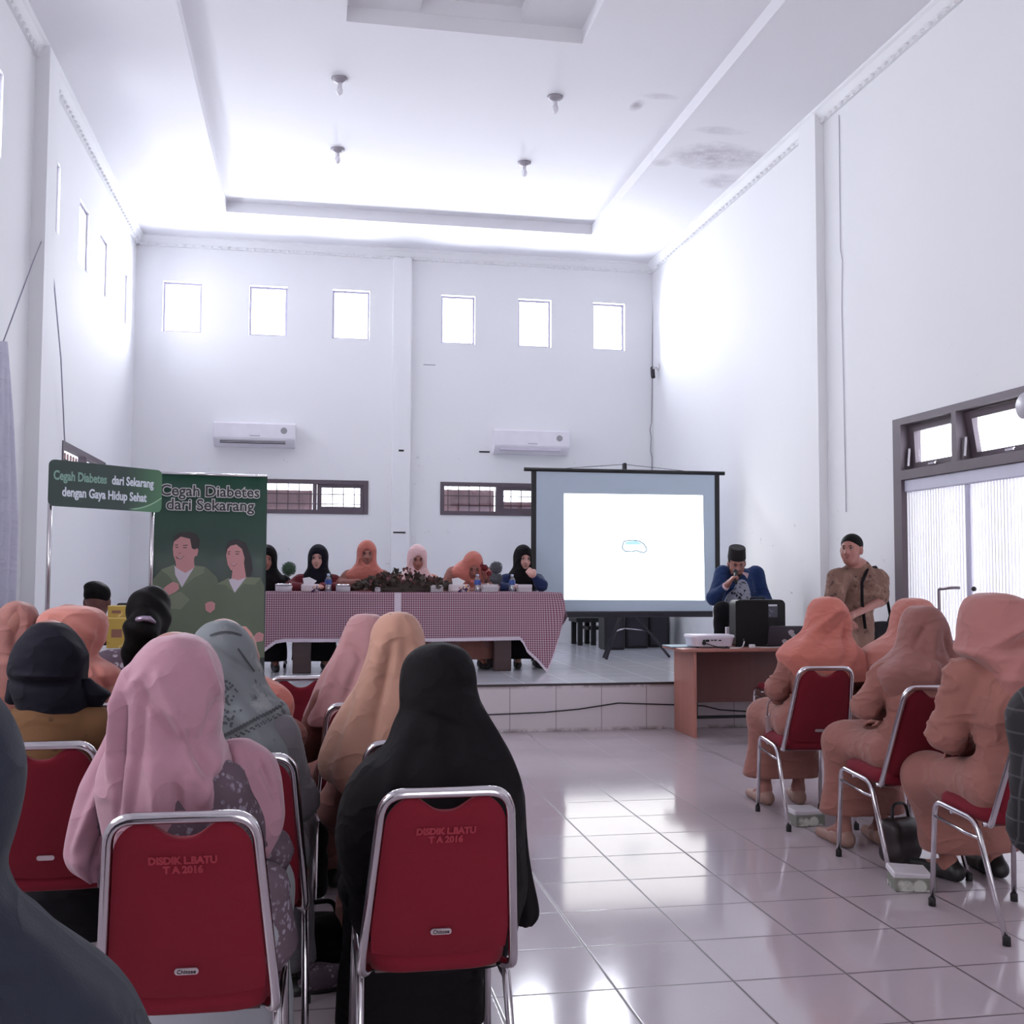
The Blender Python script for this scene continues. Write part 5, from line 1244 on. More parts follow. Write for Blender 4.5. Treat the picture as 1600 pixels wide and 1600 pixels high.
AUD = 'seated audience in headscarves'
def audience(label, cx, cy, Y, rows, skin=M_SKIN, rz=0.0, top=.118, bulk=.84, sw=.14, hs=1.0, group=AUD, fine_hands=.0055, hyaw=0, hpitch=-.08, lofts=None, sc=C_CORAL, folds=(), ripple=(9, .006, 0), fat=.62, cap=.2, base=.045, face=True, ybend=None, hem=None, name_scarf='headscarf', extra=None, m=90, n=120, headu=None, W=None, **J):
    v0 = rows[0][0]; hv = v0+top*F_PX/Y; hr = np.array(rows, float)
    hu = headu if headu else (np.interp(hv, hr[:, 0], hr[:, 1])+np.interp(hv, hr[:, 0], hr[:, 2]))/2
    hw = at(hu, hv, Y+.012); p = Person(label, (cx, cy-.03, 0), rz, group, head=(0, 0, 1), **J); J = dict(J, sw=sw)
    J2 = dict(J); J2['head'] = tuple(p.loc_of(hw))
    for k_, q in (W or {}).items(): J2[k_] = tuple(p.loc_of(at(*q)))
    p = Person(label, (cx, cy-.03, 0), rz, group, bulk=bulk, hs=hs, hyaw=hyaw, hpitch=hpitch, **J2)
    p.body(skin, .013, None, fine_hands)
    fv = (hv-.075*F_PX/Y, hv+.085*F_PX/Y) if face else None
    L_ = [lofted(rows, Y, fat, base, cap, n, m, folds, ripple, face=fv, ybend=ybend, hem=hem)]+(lofts or [])
    cloth_obj(name_scarf, L_, sc, p); return p

# ------------------------------------------------------------------ audience, left block
pA = audience('woman in a long black headscarf in the front red chair by the aisle', .292, 2.75, 2.80,
    [(1005, 676, 700), (1008, 662, 716), (1014, 648, 726), (1022, 638, 733), (1034, 630, 739), (1050, 626, 743), (1070, 624, 745), (1090, 624.5, 748), (1108, 626, 754), (1124, 617, 763), (1140, 611, 774), (1158, 606, 786), (1172, 592, 794), (1185, 572, 800), (1200, 556, 806), (1225, 541, 814), (1257, 529, 819), (1307, 522, 818), (1345, 528, 819), (1372, 536, 822), (1400, 545, 820), (1440, 558, 808), (1480, 566, 800)],
    sc=C_BLACK, folds=[(745, 1110, 800, 1230, 10, .012), (640, 1130, 600, 1225, 12, .012), (690, 1120, 700, 1230, 14, -.010), (700, 1060, 740, 1075, 8, -.006), (655, 1110, 720, 1130, 7, -.007)], ripple=(7, .006, .6), fat=.75, cap=.25, headu=684, lofts=[lofted([(1215, 796, 812), (1240, 794, 820), (1290, 794, 822), (1330, 796, 825), (1370, 800, 831), (1405, 806, 839), (1425, 808, 842), (1438, 810, 840), (1446, 812, 830)], 2.92, .5, .01, .08, 48, 40, ripple=(5, .003, 0))])
pA.blouse(C_BLACK, name='dress'); pA.skirt(C_BLACK, name='skirt', hem=.06); pA.shoes(M_SHOE)
pB = audience('woman in a dusty pink headscarf in the nearest red chair on the left', -.238, 2.59, 2.62,
    [(990.5, 268, 292), (993, 252, 305), (998, 238, 316), (1008, 226, 328), (1022, 213, 338), (1040, 201, 346), (1058, 192, 349.5), (1075, 185, 350.5), (1097, 177, 351), (1120, 173, 349), (1145, 170.5, 346), (1165, 169, 352), (1184, 160, 360), (1205, 154, 365), (1230, 152, 366), (1255, 156, 366), (1280, 162, 364), (1310, 168, 362)],
    sc=C_PINK, fat=.75, cap=.23, base=.05, m=130, n=180, ripple=(6, .005, 1.2),
    folds=[(205, 1045, 186, 1200, 7, .016), (240, 1080, 225, 1260, 9, -.012), (207, 1080, 200, 1260, 6, -.014), (262, 1050, 330, 1250, 9, .012), (232, 1062, 320, 1190, 8, -.010), (300, 1140, 350, 1225, 9, -.012), (320, 1010, 346, 1090, 5, .010), (345, 1090, 322, 1150, 7, -.012), (255, 1180, 262, 1270, 9, .014), (285, 1200, 292, 1275, 8, -.012), (345, 1170, 316, 1245, 8, .012), (190, 1100, 240, 1040, 8, .006)],
    headu=272, sw=.10, bulk=.76, W={'elL': (158, 1310, 2.74), 'elR': (424, 1330, 2.74), 'wrR': (410, 1430, 2.92), 'wrL': (190, 1420, 2.95)},
    lofts=[lofted([(1146, 166, 196), (1165, 157, 206), (1188, 144, 214), (1206, 134, 214), (1224, 125, 210), (1255, 116, 198), (1285, 109, 184), (1312, 104, 176), (1333, 101.5, 170), (1348, 106, 162), (1359, 113, 158), (1368, 126, 156), (1376, 141, 152)], 2.70, .8, .02, .12, 80, 70, [(190, 1170, 125, 1320, 7, .012), (200, 1200, 150, 1350, 6, -.014), (176, 1230, 165, 1340, 5, .01)], (5, .004, 0)),
           lofted([(1157, 352, 392), (1163, 352, 404), (1172, 353, 418), (1184, 357, 430), (1198, 362, 436), (1215, 368, 440), (1245, 378, 444), (1272, 387, 446), (1292, 394, 443), (1307, 400, 437), (1322, 407, 428), (1337, 415, 420)], 2.70, .8, .02, .12, 80, 70, [(370, 1165, 410, 1300, 8, .010), (400, 1168, 436, 1250, 6, -.010)], (4, .003, 2))])
pB.blouse(C_LACE, name='lace_dress', grow=.008, extra=[cone((.13, .05, .50), (.14, .0, .62), .09, .06, .05)]); pB.skirt(C_WHITE, name='white_skirt', hem=.05); pB.shoes(M_BEIGE)
pC = audience('woman in a grey floral headscarf behind the dusty pink one', -.185, 3.28, 3.32,
    [(969, 338, 360), (973, 322, 370), (986, 307, 385), (1005, 298, 397), (1022, 295, 402), (1048, 294, 403.5), (1062, 292, 408), (1076, 287, 416), (1091, 280, 426), (1102, 273, 439), (1112, 266, 446), (1123, 260, 451), (1144, 254, 461), (1157, 250, 467), (1180, 247, 470), (1200, 248, 470)],
    sc=C_GREY, fat=.75, cap=.23, folds=[(400, 1040, 450, 1120, 7, .012), (360, 1060, 460, 1150, 8, -.010), (340, 1010, 395, 1050, 6, -.008), (380, 1100, 440, 1190, 9, .010)], ripple=(8, .007, .3), W={'elR': (462, 1250, 3.36)})
pC.blouse(C_GREYD, name='dress', grow=.026); pC.skirt(C_GREYD, hem=.06); pC.shoes(M_SHOE)
# dark printed band and stitched beads that follow the scarf
from mathutils.bvhtree import BVHTree
def on_cloth(p, child):
    o = next(c for c in p.o.children if c.name.startswith(child)); me = o.data
    t = BVHTree.FromPolygons([v.co for v in me.vertices], [tuple(f.vertices) for f in me.polygons]); c0 = Vector(p.loc_of(CAM))
    def f(u, v):
        d = Vector(p.Rw.T @ ray(u, v)).normalized(); return t.ray_cast(c0, d)
    return f
hit = on_cloth(pC, 'headscarf'); rr = np.random.default_rng(5); pts = []
for i in range(70):
    f = i/69; pts += [(348+92*f, 1151-48*f+1.5*math.sin(i*1.7), .0034)]
    if i % 2: pts.append((354+90*f, 1159-46*f+2.5*math.sin(i), .0026))
for i in range(26): pts.append((330+46*i/25, 993-5*math.sin(i/25*3.1), .003))
for i in range(60): pts.append((354+rr.normal()*9, 1060+rr.uniform(0, 75), .0032))
for i in range(16): pts.append((372+i*1.6, 1015+i*2.2, .003))
def motif(name, pts):
    m = MB()
    for u, v, r in pts:
        h = hit(u, v)
        if h[0] is not None:
            n = np.array(h[1]); n = n if n[1] < 0 else -n; t1_ = norm(np.cross(n, (0, 0, 1))); t2_ = np.cross(n, t1_); c = np.array(h[0])+n*.0025
            m.add([c+r*1.3*(math.cos(a)*t1_+math.sin(a)*t2_) for a in (0, 1.05, 2.09, 3.14, 4.19, 5.24)], [(0, 1, 2, 3, 4, 5)])
    m.build(name, mat('dark scarf print', (62, 62, 68), .8), pC.o)
motif('printed_band', pts[:105]); motif('bead_row', pts[105:131]); motif('printed_flowers', pts[131:191]); motif('printed_edge', pts[191:])
pD = audience('woman with a coral shoulder showing right of the grey floral headscarf', -.33, 4.17, 4.2,
    [(980, 360, 385), (990, 346, 394), (1010, 339, 400), (1035, 338, 400), (1048, 334, 402), (1054, 330, 408), (1062, 322, 424), (1070, 316, 440), (1080, 311, 452), (1090, 308, 458), (1105, 306, 460), (1125, 306, 456), (1150, 306, 450)], sc=C_CORAL2, W={'elR': (455, 1150, 4.25)})
pD.blouse(C_PEACH); pD.skirt(C_PEACH); pD.shoes(M_SHOE)
pE = audience('woman in a sand coloured headscarf with dark pins, left of the black headscarf', .305, 3.46, 3.52,
    [(957, 609, 636), (960, 599, 645), (968, 590, 652), (978, 583, 658), (989, 579, 662), (1005, 577.5, 664), (1022, 575, 666), (1038, 570, 668), (1051, 566, 670), (1070, 556, 676), (1089, 543, 684), (1108, 530, 694), (1127, 517, 706), (1145, 509, 716), (1165, 502, 722), (1181, 498, 724), (1198, 500, 726), (1206, 506, 726)],
    sw=.095, sc=C_SAND, fat=.85, cap=.24, folds=[(590, 1010, 530, 1180, 9, .012), (610, 1000, 565, 1190, 8, -.012), (640, 1010, 610, 1120, 8, .008), (625, 965, 630, 1060, 8, -.006)], ripple=(10, .008, .9), hem=lambda th, u: .05*np.clip((u-500)/60, 0, 1), W={'elL': (528, 1262, 3.60), 'wrL': (545, 1310, 3.85)})
pE.blouse(C_DPEACH, grow=.026); pE.skirt(C_DPEACH); pE.shoes(M_SHOE)
pn = MB()
for u in (611, 617, 622, 627): pn.ball(pE.loc_of(at(u, 960.5+.1*abs(u-619), 3.47)), (.007, .008, .005), 8)
pn.build('scarf_pins', M_BLACK, pE.o, True)
pF = audience('woman in a salmon pink headscarf beyond the sand coloured one', .205, 4.38, 4.42,
    [(960, 557, 588), (964, 548, 598), (972, 543, 604), (984, 538, 609), (996, 535, 612), (1012, 529, 614), (1030, 517, 616), (1045, 507, 620), (1060, 499, 624), (1078, 491, 630), (1093, 486, 636), (1108, 479, 640), (1120, 475, 642), (1127, 476, 642)],
    sc=C_SALMON, fat=.8, cap=.24, folds=[(545, 985, 500, 1100, 6, .012), (560, 1030, 530, 1110, 7, -.014), (548, 1008, 575, 1040, 6, -.010)], ripple=(8, .008, .4), W={'elL': (478, 1165, 4.45)})
pF.blouse(C_DPEACH, grow=.024); pF.skirt(C_DPEACH); pF.shoes(M_SHOE)
pH = audience('woman in a navy black headscarf over a mustard dress at the left', -.745, 3.58, 3.62,
    [(972, 62, 90), (976, 51, 103), (986, 41, 114), (996, 32, 123), (1005, 25, 130), (1023, 17, 136.5), (1043, 12.5, 137.5), (1056, 12, 135), (1068, 14, 136), (1080, 18, 142), (1093, 23, 145), (1110, 30, 146), (1130, 33, 145), (1170, 33, 143), (1200, 34, 142)],
    sc=C_NAVY, fat=.7, folds=[(20, 1060, 130, 1062, 7, -.016), (40, 1050, 120, 1056, 5, .010), (90, 980, 135, 1030, 8, .008)], ripple=(7, .005, 0), hpitch=-.1,
    lofts=[lofted([(1060, 128, 142), (1068, 128, 150), (1076, 130, 164), (1084, 132, 175), (1090, 134, 170), (1098, 136, 163), (1108, 138, 157), (1120, 138, 150), (1130, 138, 145)], 3.60, .5, .01, .06, 48, 40), lofted([(1062, 12, 30), (1078, 10, 36), (1090, 7.5, 38), (1096, 8, 36), (1100, 14, 34)], 3.60, .5, .01, .06, 40, 30)], sw=.15)
pH.blouse(C_MUST, name='batik_dress', grow=.022); pH.skirt(C_DARK); pH.shoes(M_SHOE)
pI = audience('woman in a coral headscarf turned right, behind the navy headscarf', -.80, 4.50, 4.42,
    [(947, 96, 132), (950, 80, 150), (956, 68, 161), (965, 60, 168), (978, 56, 170), (992, 56, 167), (1004, 58, 164), (1014, 61, 158), (1024, 62, 152), (1032, 61, 162), (1038, 60, 174), (1044, 58, 184), (1052, 55, 192), (1066, 53, 190), (1084, 52, 184), (1110, 50, 178)],
    sc=C_CORAL, fat=.62, folds=[(105, 955, 160, 1000, 7, .010), (95, 970, 140, 1020, 7, -.010), (150, 1030, 178, 1080, 5, -.012), (165, 970, 150, 1020, 5, -.008)], hyaw=-1.0)
pI.blouse(C_PEACH); pI.skirt(C_PEACH); pI.shoes(M_SHOE)
pJ = audience('woman in a dull peach headscarf at the left edge', -1.22, 4.40, 4.45,
    [(942, 22, 42), (946, 9, 51), (954, 0, 57), (966, -7, 61), (985, -10, 63), (1008, -12, 63), (1020, -16, 64), (1034, -24, 70), (1048, -34, 76), (1070, -42, 80), (1100, -46, 82), (1140, -46, 82)], sc=C_ROSE, folds=[(35, 950, 30, 1030, 6, -.010), (50, 960, 44, 1020, 5, .008)])
pJ.blouse(C_PEACH); pJ.skirt(C_PEACH); pJ.shoes(M_SHOE)
pK = audience('woman in a charcoal blue headscarf, cut by the lower left corner', -.70, 1.28, 1.32,
    [(1068, -70, -50), (1076, -127, -28), (1090, -172, -12), (1110, -226, 4), (1134, -232, 18), (1160, -236, 29), (1190, -238, 36), (1215, -238, 38), (1250, -237, 34), (1285, -235, 27), (1318, -233, 18), (1350, -234, 7), (1372, -240, 6), (1388, -250, 12), (1418, -262, 25), (1440, -276, 50), (1473, -296, 85), (1502, -310, 124), (1530, -322, 160), (1558, -330, 188), (1590, -336, 210), (1640, -342, 232), (1750, -350, 250), (1900, -350, 256)],
    sc=C_CHAR, fat=.6, cap=.2, m=130, n=140, folds=[(10, 1150, 0, 1330, 9, -.006), (0, 1400, 190, 1590, 16, .008), (0, 1450, 120, 1590, 14, -.008)], ripple=(6, .005, 0), headu=-100, top=.125, W={'elR': (150, 1640, 1.36), 'elL': (-380, 1640, 1.36)})
pK.blouse(C_CHAR, name='dress'); pK.skirt(C_CHAR); pK.shoes(M_SHOE)
# woman with a ponytail
hw = at(236, 962, 5.12); pL = Person('woman with a black ponytail and a shiny clip, left of the banner', (-.70, 5.20, 0), 0, None, head=tuple(A_(*hw)-A_(-.70, 5.20, 0)), hyaw=-.35, hs=1.0); pL.body(M_SKIN, .013)
pL.blouse(C_LILAC, sleeve=.0, grow=.02); pL.skirt(C_DARK); pL.shoes(M_SHOE)
LL = lambda u, v, Y: pL.loc_of(at(u, v, Y))
sdf_obj('hair', [ell(pL.hl(0, -.018, .028), (.092, .108, .102), .03, pL.HR), ell(pL.hl(0, -.03, -.03), (.088, .09, .09), .03, pL.HR), ell(pL.hl(0, .125, -.035), (.06, .085, .085), .012, pL.HR, True),
    cone(LL(224, 968, 4.99), LL(216, 985, 4.98), .050, .055, .03), cone(LL(216, 985, 4.98), LL(212, 1015, 5.0), .055, .06, .04), cone(LL(212, 1015, 5.0), LL(206, 1050, 5.0), .05, .03, .04), cone(LL(226, 985, 5.0), LL(236, 1030, 5.02), .06, .05, .04)], .009, M_HAIR, pL.o, (), wrinkle(.006, 3.0, 8))
MB().tube([LL(210, 974, 4.95), LL(216, 968, 4.93), LL(224, 966, 4.925), (LL(233, 967, 4.93)), LL(242, 973, 4.95)], [.008, .014, .012, .014, .008], 8).build('hair_clip', mat('shiny lilac clip', (150, 134, 156), .25, .5), pL.o, True)
# man behind the promotion counter, from behind
hw = at(152, 940, 7.52); mx = hw[0]; pM = Person('man with short dark hair seated beyond the promotion counter', (mx, 7.50, 0), 0, None, head=tuple(A_(*hw)-A_(mx, 7.50, 0)), hs=.98); pM.body(M_SKIN3, .013, .008)
pM.blouse(C_DARK, name='shirt', grow=.015); pM.trousers(C_DARK); pM.shoes(M_SHOE)
sdf_obj('hair', [ell(pM.hl(0, -.012, .048), (.083, .100, .080), .02, pM.HR), ell(pM.hl(-.03, .02, .10), (.06, .08, .035), .03, pM.HR), ell(pM.hl(0, .13, -.02), (.075, .075, .09), .01, pM.HR, True)], .008, M_HAIR, pM.o, (), wrinkle(.0015, 2, 2))
chair(mx, 7.53, 0, 'red chair of the short haired man beyond the promotion counter')

# ------------------------------------------------------------------ audience, right block
pR1 = audience('woman in a coral headscarf on the farthest aisle chair at the right', 2.69, 5.62, 5.66,
    [(933, 1284, 1302), (936, 1275, 1309), (941, 1270, 1314), (948, 1266, 1319), (958, 1263, 1323.5), (970, 1260.5, 1326), (980, 1258.5, 1325.5), (988, 1254, 1323), (996, 1244, 1323), (1002, 1234, 1329), (1012, 1224, 1340), (1022, 1217, 1347), (1036, 1222, 1351), (1050, 1230, 1352), (1062, 1238, 1350)],
    rz=-.07, sc=C_CORAL2, folds=[(1300, 945, 1235, 1015, 5, .016), (1312, 960, 1250, 1020, 5, -.012), (1310, 965, 1290, 1035, 5, -.014), (1322, 985, 1305, 1035, 5, .010)], ripple=(7, .006, 0),
    W={'shL': (1238, 1034, 5.68), 'elL': (1214, 1076, 5.72), 'wrL': (1222, 1098, 5.95), 'elR': (1352, 1080, 5.7)}, hyaw=.15)
pR1.blouse(C_PEACH, name='uniform_top', grow=.02, wr=.010, h=.009); pR1.skirt(C_PEACH, name='uniform_skirt', hem=.16, spread=.15); pR1.shoes(M_BEIGE)
pR2 = audience('woman in a brownish coral headscarf on the middle aisle chair at the right', 2.70, 4.635, 4.68,
    [(947, 1430, 1450), (950, 1422, 1459), (956, 1417, 1465), (964, 1413, 1470), (976, 1410.5, 1475), (988, 1408.5, 1478), (1000, 1406.5, 1481), (1012, 1403, 1485), (1020, 1396, 1491), (1028, 1388, 1497), (1036, 1377, 1502), (1044, 1368, 1505), (1056, 1366, 1507), (1072, 1371, 1507), (1088, 1380, 1505), (1098, 1390, 1500)],
    sc=C_ROSE, folds=[(1440, 985, 1425, 1065, 6, .016), (1428, 975, 1408, 1020, 5, -.012), (1455, 990, 1468, 1060, 6, -.014), (1420, 1015, 1450, 1040, 5, -.010), (1470, 1010, 1490, 1050, 5, .010)], ripple=(7, .006, 1),
    W={'shL': (1384, 1056, 4.7), 'elL': (1352, 1103, 4.72), 'wrL': (1392, 1112, 4.95)})
pR2.blouse(C_PEACH, name='uniform_top', grow=.02, wr=.010, h=.009); pR2.skirt(C_PEACH, name='uniform_skirt', hem=.16); pR2.shoes(M_BEIGE)
pR4 = audience('woman in a coral headscarf half hidden behind the brownish coral one', 3.22, 5.52, 5.58,
    [(935, 1416, 1436), (938, 1407, 1446), (944, 1402, 1452), (950, 1399, 1455), (965, 1395.5, 1457), (980, 1393.5, 1459), (990, 1390, 1460), (1000, 1376, 1464), (1008, 1362, 1470), (1017, 1350, 1476), (1030, 1345, 1480), (1045, 1345, 1482), (1064, 1347, 1482)], sc=C_CORAL, folds=[(1440, 950, 1380, 1010, 5, .012), (1425, 960, 1395, 1000, 4, -.010)], W={'elL': (1356, 1090, 5.6)})
pR4.blouse(C_PEACH, name='uniform_top', grow=.028); pR4.skirt(C_PEACH, name='uniform_skirt', hem=.14); pR4.shoes(M_SHOE)
pR3 = audience('broad woman in a rose coral headscarf on the nearest aisle chair at the right', 2.70, 3.855, 3.92,
    [(927, 1536, 1566), (930, 1524, 1578), (936, 1516, 1590), (946, 1510, 1602), (958, 1507, 1611), (972, 1505, 1617), (986, 1504, 1620), (998, 1504, 1623), (1008, 1501, 1627), (1016, 1500, 1634), (1024, 1508, 1642), (1034, 1526, 1650), (1048, 1546, 1656), (1070, 1560, 1660), (1095, 1566, 1662), (1112, 1572, 1660)],
    sc=C_BIG, fat=.62, folds=[(1600, 950, 1510, 1015, 6, .016), (1590, 975, 1530, 1020, 6, -.016), (1580, 940, 1545, 1000, 6, .010), (1575, 1020, 1580, 1100, 7, -.012), (1560, 1020, 1566, 1100, 6, .010)], ripple=(6, .006, 0), bulk=1.0, rz=.16,
    W={'shL': (1506, 1056, 3.93), 'elL': (1478, 1146, 3.98), 'wrL': (1520, 1172, 4.22), 'knL': (1450, 1216, 4.36), 'anL': (1484, 1352, 4.42), 'knR': (1530, 1222, 4.46), 'anR': (1555, 1350, 4.44)}, sw=.16, ybend=lambda v: -.11*min(1, max(0, (v-1010)/50)))
pR3.blouse(C_PEACH, name='uniform_top', grow=.02, wr=.010, h=.009); pR3.skirt(C_PEACH, name='uniform_skirt', hem=.13, spread=.14); pR3.shoes(M_SHOE)
# plaid shirted person at the lower right edge
cx = at(1752, 1400, 2.2)[0]; rz = -1.15
P0 = Person('person in a dark plaid shirt, cut by the lower right edge', (cx, 2.2, 0), rz, None)
pP = Person(P0.label, (cx, 2.2, 0), rz, None, head=(0, .06, 1.22), bulk=1.05, sw=.17); pP.body(M_SKIN, .013, None, .0055)
pP.blouse(C_PLAID, name='plaid_shirt', grow=.03, extra=[cone((0, -.03, .55), (0, -.03, .85), .16, .14, .05)]); pP.trousers(C_DARK); pP.shoes(M_SHOE)
sdf_obj('hair', [ell(pP.hl(0, -.018, .028), (.086, .104, .096), .03, pP.HR), ell(pP.hl(0, .125, -.035), (.06, .085, .085), .012, pP.HR, True)], .009, M_HAIR, pP.o)
o = empty('stool', (cx, 2.2, 0), 0, 'round stool under the person in plaid, past the lower right edge', 'stool')
MB().lathe([(.15, .41), (.16, .42), (.16, .44), (.001, .445)], n=24).build('seat', M_RED, o, True)
for a in range(4): MB().tube([(.10*math.cos(a*1.571+.785), .10*math.sin(a*1.571+.785), .41), (.11*math.cos(a*1.571+.785), .11*math.sin(a*1.571+.785), 0)], .011, 8).build('leg', M_CHROME, o, True)

# ------------------------------------------------------------------ at the long table, facing the hall
TAB = 'women behind the long table'
def panel(label, x, u, v, Y=10.98, loc_y=11.10, hpitch=-.1, hyaw=0.0, W=None, **J):
    J.setdefault('hs', 1.06); p = Person(label, (x, loc_y, ZS), math.pi, TAB, head=(0, 0, 1)); J2 = dict(J); J2['head'] = tuple(p.loc_of(at(u, v, Y)))
    for k_, q in (W or {}).items(): J2[k_] = tuple(p.loc_of(at(*q)))
    return Person(label, (x, loc_y, ZS), math.pi, TAB, hpitch=hpitch, hyaw=hyaw, **J2)
def finish(p, skin, sc, dress, lower=C_DARK, face=True, lip=M_LIPD, sl=1.0, **kw):
    p.body(skin, .013, .0065); 
    if face: p.face(lip=lip)
    p.scarf(sc, **kw); p.blouse(dress, name='dress', sleeve=sl); p.skirt(lower, hem=.09); p.shoes(M_SHOE); return p
W1 = finish(panel('woman in black at the table half hidden by the banner', -.44, 417, 874, wrR=(.13, .36, .78)), M_SKIN, C_BLACK, C_BLACK)
W2 = finish(panel('woman in a black headscarf and maroon dress at the table', .03, 497, 873, hyaw=-.15, hpitch=-.02, elL=(-.27, .10, .78), elR=(.27, .10, .78), wrL=(-.06, .34, .80), wrR=(.08, .34, .80)), M_SKIN2, C_NAVY, C_MAROON, wide=.15, deep=.13, drop=.24)
W3 = finish(panel('tall woman in an orange headscarf at the table, left of the flowers', .53, 573, 866, hpitch=-.08, elL=(-.27, .10, .80), elR=(.27, .10, .80), wrL=(-.09, .32, .84), wrR=(.09, .32, .84)), M_SKIN, C_CORAL2, C_PEACH, C_PEACH, wide=.235, deep=.15, drop=.24)
W4 = finish(panel('woman in a pale pink headscarf looking down at the table centre', 1.03, 652, 873, hpitch=-.25, elL=(-.27, .12, .78), elR=(.27, .12, .78), wrL=(-.09, .34, .80), wrR=(.09, .34, .80)), M_SKIN, C_PALE, cloth('light peach uniform', (204, 150, 132), .12), C_PEACH, wide=.19, deep=.15, drop=.23)
W5 = finish(panel('woman in an orange headscarf bowing low over the table', 1.56, 739, 884, Y=10.84, hpitch=-.55, neck=(-.02, .12, .98), elL=(-.26, .22, .78), elR=(.26, .22, .78), wrL=(-.09, .38, .80), wrR=(.09, .38, .80)), M_SKIN, C_CORAL2, C_PEACH, C_PEACH, wide=.225, deep=.16, drop=.2)
W6 = panel('woman in black headscarf and dark blue sleeves resting her hand on her mouth', 2.12, 818, 873, hpitch=-.12, hyaw=.08, W={'elL': (846, 914, 10.72), 'wrL': (833, 899, 10.66)}, elR=(.26, .14, .78), wrR=(.10, .36, .80), curl=1.1)
d = W6.loc_of(at(819, 884, 10.78))-W6.J['wrL']; W6.J['hdL'] = d; W6.J['hnL'] = A_(0, -1, .1)
finish(W6, M_SKIN2, C_BLACK, C_DBLUE, wide=.17, deep=.14, drop=.24, sl=.86)

# ------------------------------------------------------------------ man with the microphone
sx_, sy_ = 4.02, 9.86
S0 = Person('man in a black cap and blue jacket speaking into a microphone on stage', (sx_, sy_, ZS), math.pi-.12, None)
g = lambda u, v, Y: tuple(S0.loc_of(at(u, v, Y)))
pS = Person(S0.label, (sx_, sy_, ZS), math.pi-.12, None, head=g(1151, 880, 9.68), neck=g(1153, 899, 9.80), hpitch=-.35, hyaw=-.1, hroll=.0, sw=.185, bulk=.98,
    shR=g(1130, 897, 9.80), elR=g(1116, 934, 9.62), wrR=g(1136, 914, 9.44), shL=g(1181, 897, 9.84), elL=g(1194, 938, 9.78), wrL=g(1176, 948, 9.55), knR=g(1128, 953, 9.42), anR=g(1124, 1012, 9.50), knL=g(1175, 955, 9.42), curl=1.25)
pS.J['hdR'] = A_(*g(1149, 898, 9.40))-pS.J['wrR']; pS.J['hnR'] = A_(-.9, .2, .2)
pS.body(M_SKIN, .012, .006, .005); pS.face(lip=M_LIPD)
pS.blouse(C_BLUE, name='jacket', grow=.022, sleeve=.80, low=False, cuff=.042)
pS.trousers(C_DARK); pS.shoes(M_SHOE)
j = pS.J; fw = norm(A_(0, 1, 0))
sdf_obj('shirt_front', [ell(j['chest']+A_(.0, .12, -.04), (.085, .055, .15), .04), ell(j['pelvis']+A_(.04, .14, .10), (.13, .09, .14), .05)], .010, C_FLOR, pS.o, (), wrinkle(.003, 2, 4))
cu = MB(); a, b = j['wrR'], j['elR']; cu.tube([a+(b-a)*.04, a+(b-a)*.22], [.034, .038], 14); cu.build('shirt_cuff', mat('pale pink cuff', (214, 186, 194), .7), pS.o, True)
for q in (-1, 1): MB().prism([(0, 0), (.065, -.015), (.055, -.07), (.01, -.05)], j['neck']+A_(q*.012, .085, .035), (q, .1, 0), (0, .25, 1), .012).build('collar', mat('pale pink collar', (214, 184, 192), .7), pS.o)
V = []; m = MB(); R = pS.HR
for (zz, rx, ry) in ((.045, .083, .100), (.05, .085, .103), (.10, .081, .099), (.150, .077, .095), (.156, .072, .09)):
    V.append([pS.hl(rx*math.cos(t), -.012+ry*math.sin(t), zz) for t in np.linspace(0, 2*math.pi, 28, endpoint=False)])
m.grid(V, closed=True); m.f.append(tuple(4*28+i for i in range(28))); m.m.append(0); m.build('cap', mat('black velvet cap', (24, 20, 22), .9), pS.o, auto=40)
sdf_obj('hair', [ell(pS.hl(0, -.02, .022), (.081, .097, .075), .02, R), ell(pS.hl(0, .12, -.02), (.07, .08, .09), .01, R, True)], .008, M_HAIR, pS.o)
sdf_obj('beard', [ell(pS.hl(0, .052, -.086), (.047, .045, .040), .02, R), cone(pS.hl(.055, .03, -.06), pS.hl(.064, .005, -.0), .016, .012, .02), cone(pS.hl(-.055, .03, -.06), pS.hl(-.064, .005, -.0), .016, .012, .02), cone(pS.hl(.022, .088, -.048), pS.hl(-.022, .088, -.048), .007, None, .006), ell(pS.hl(0, .10, -.062), (.024, .03, .012), .008, R, True)], .006, mat('short dark beard', (46, 30, 30), .8), pS.o)
mc = A_(*g(1149, 893, 9.47)); md = norm(A_(*g(1149, 893, 9.47))-A_(*g(1150, 912, 9.36)))
mw = S0.loc+S0.Rw @ mc; mdir = S0.Rw @ md
mo = empty('microphone', mw, 0, 'black handheld microphone at the mouth of the man in the cap', 'microphone')
MB().tube([-mdir*.16, -mdir*.02], [.012, .017], 12).build('handle', M_BLACK, mo, True); MB().ball((0, 0, 0), .024, 14).build('head_grille', M_DARKMETAL, mo, True)

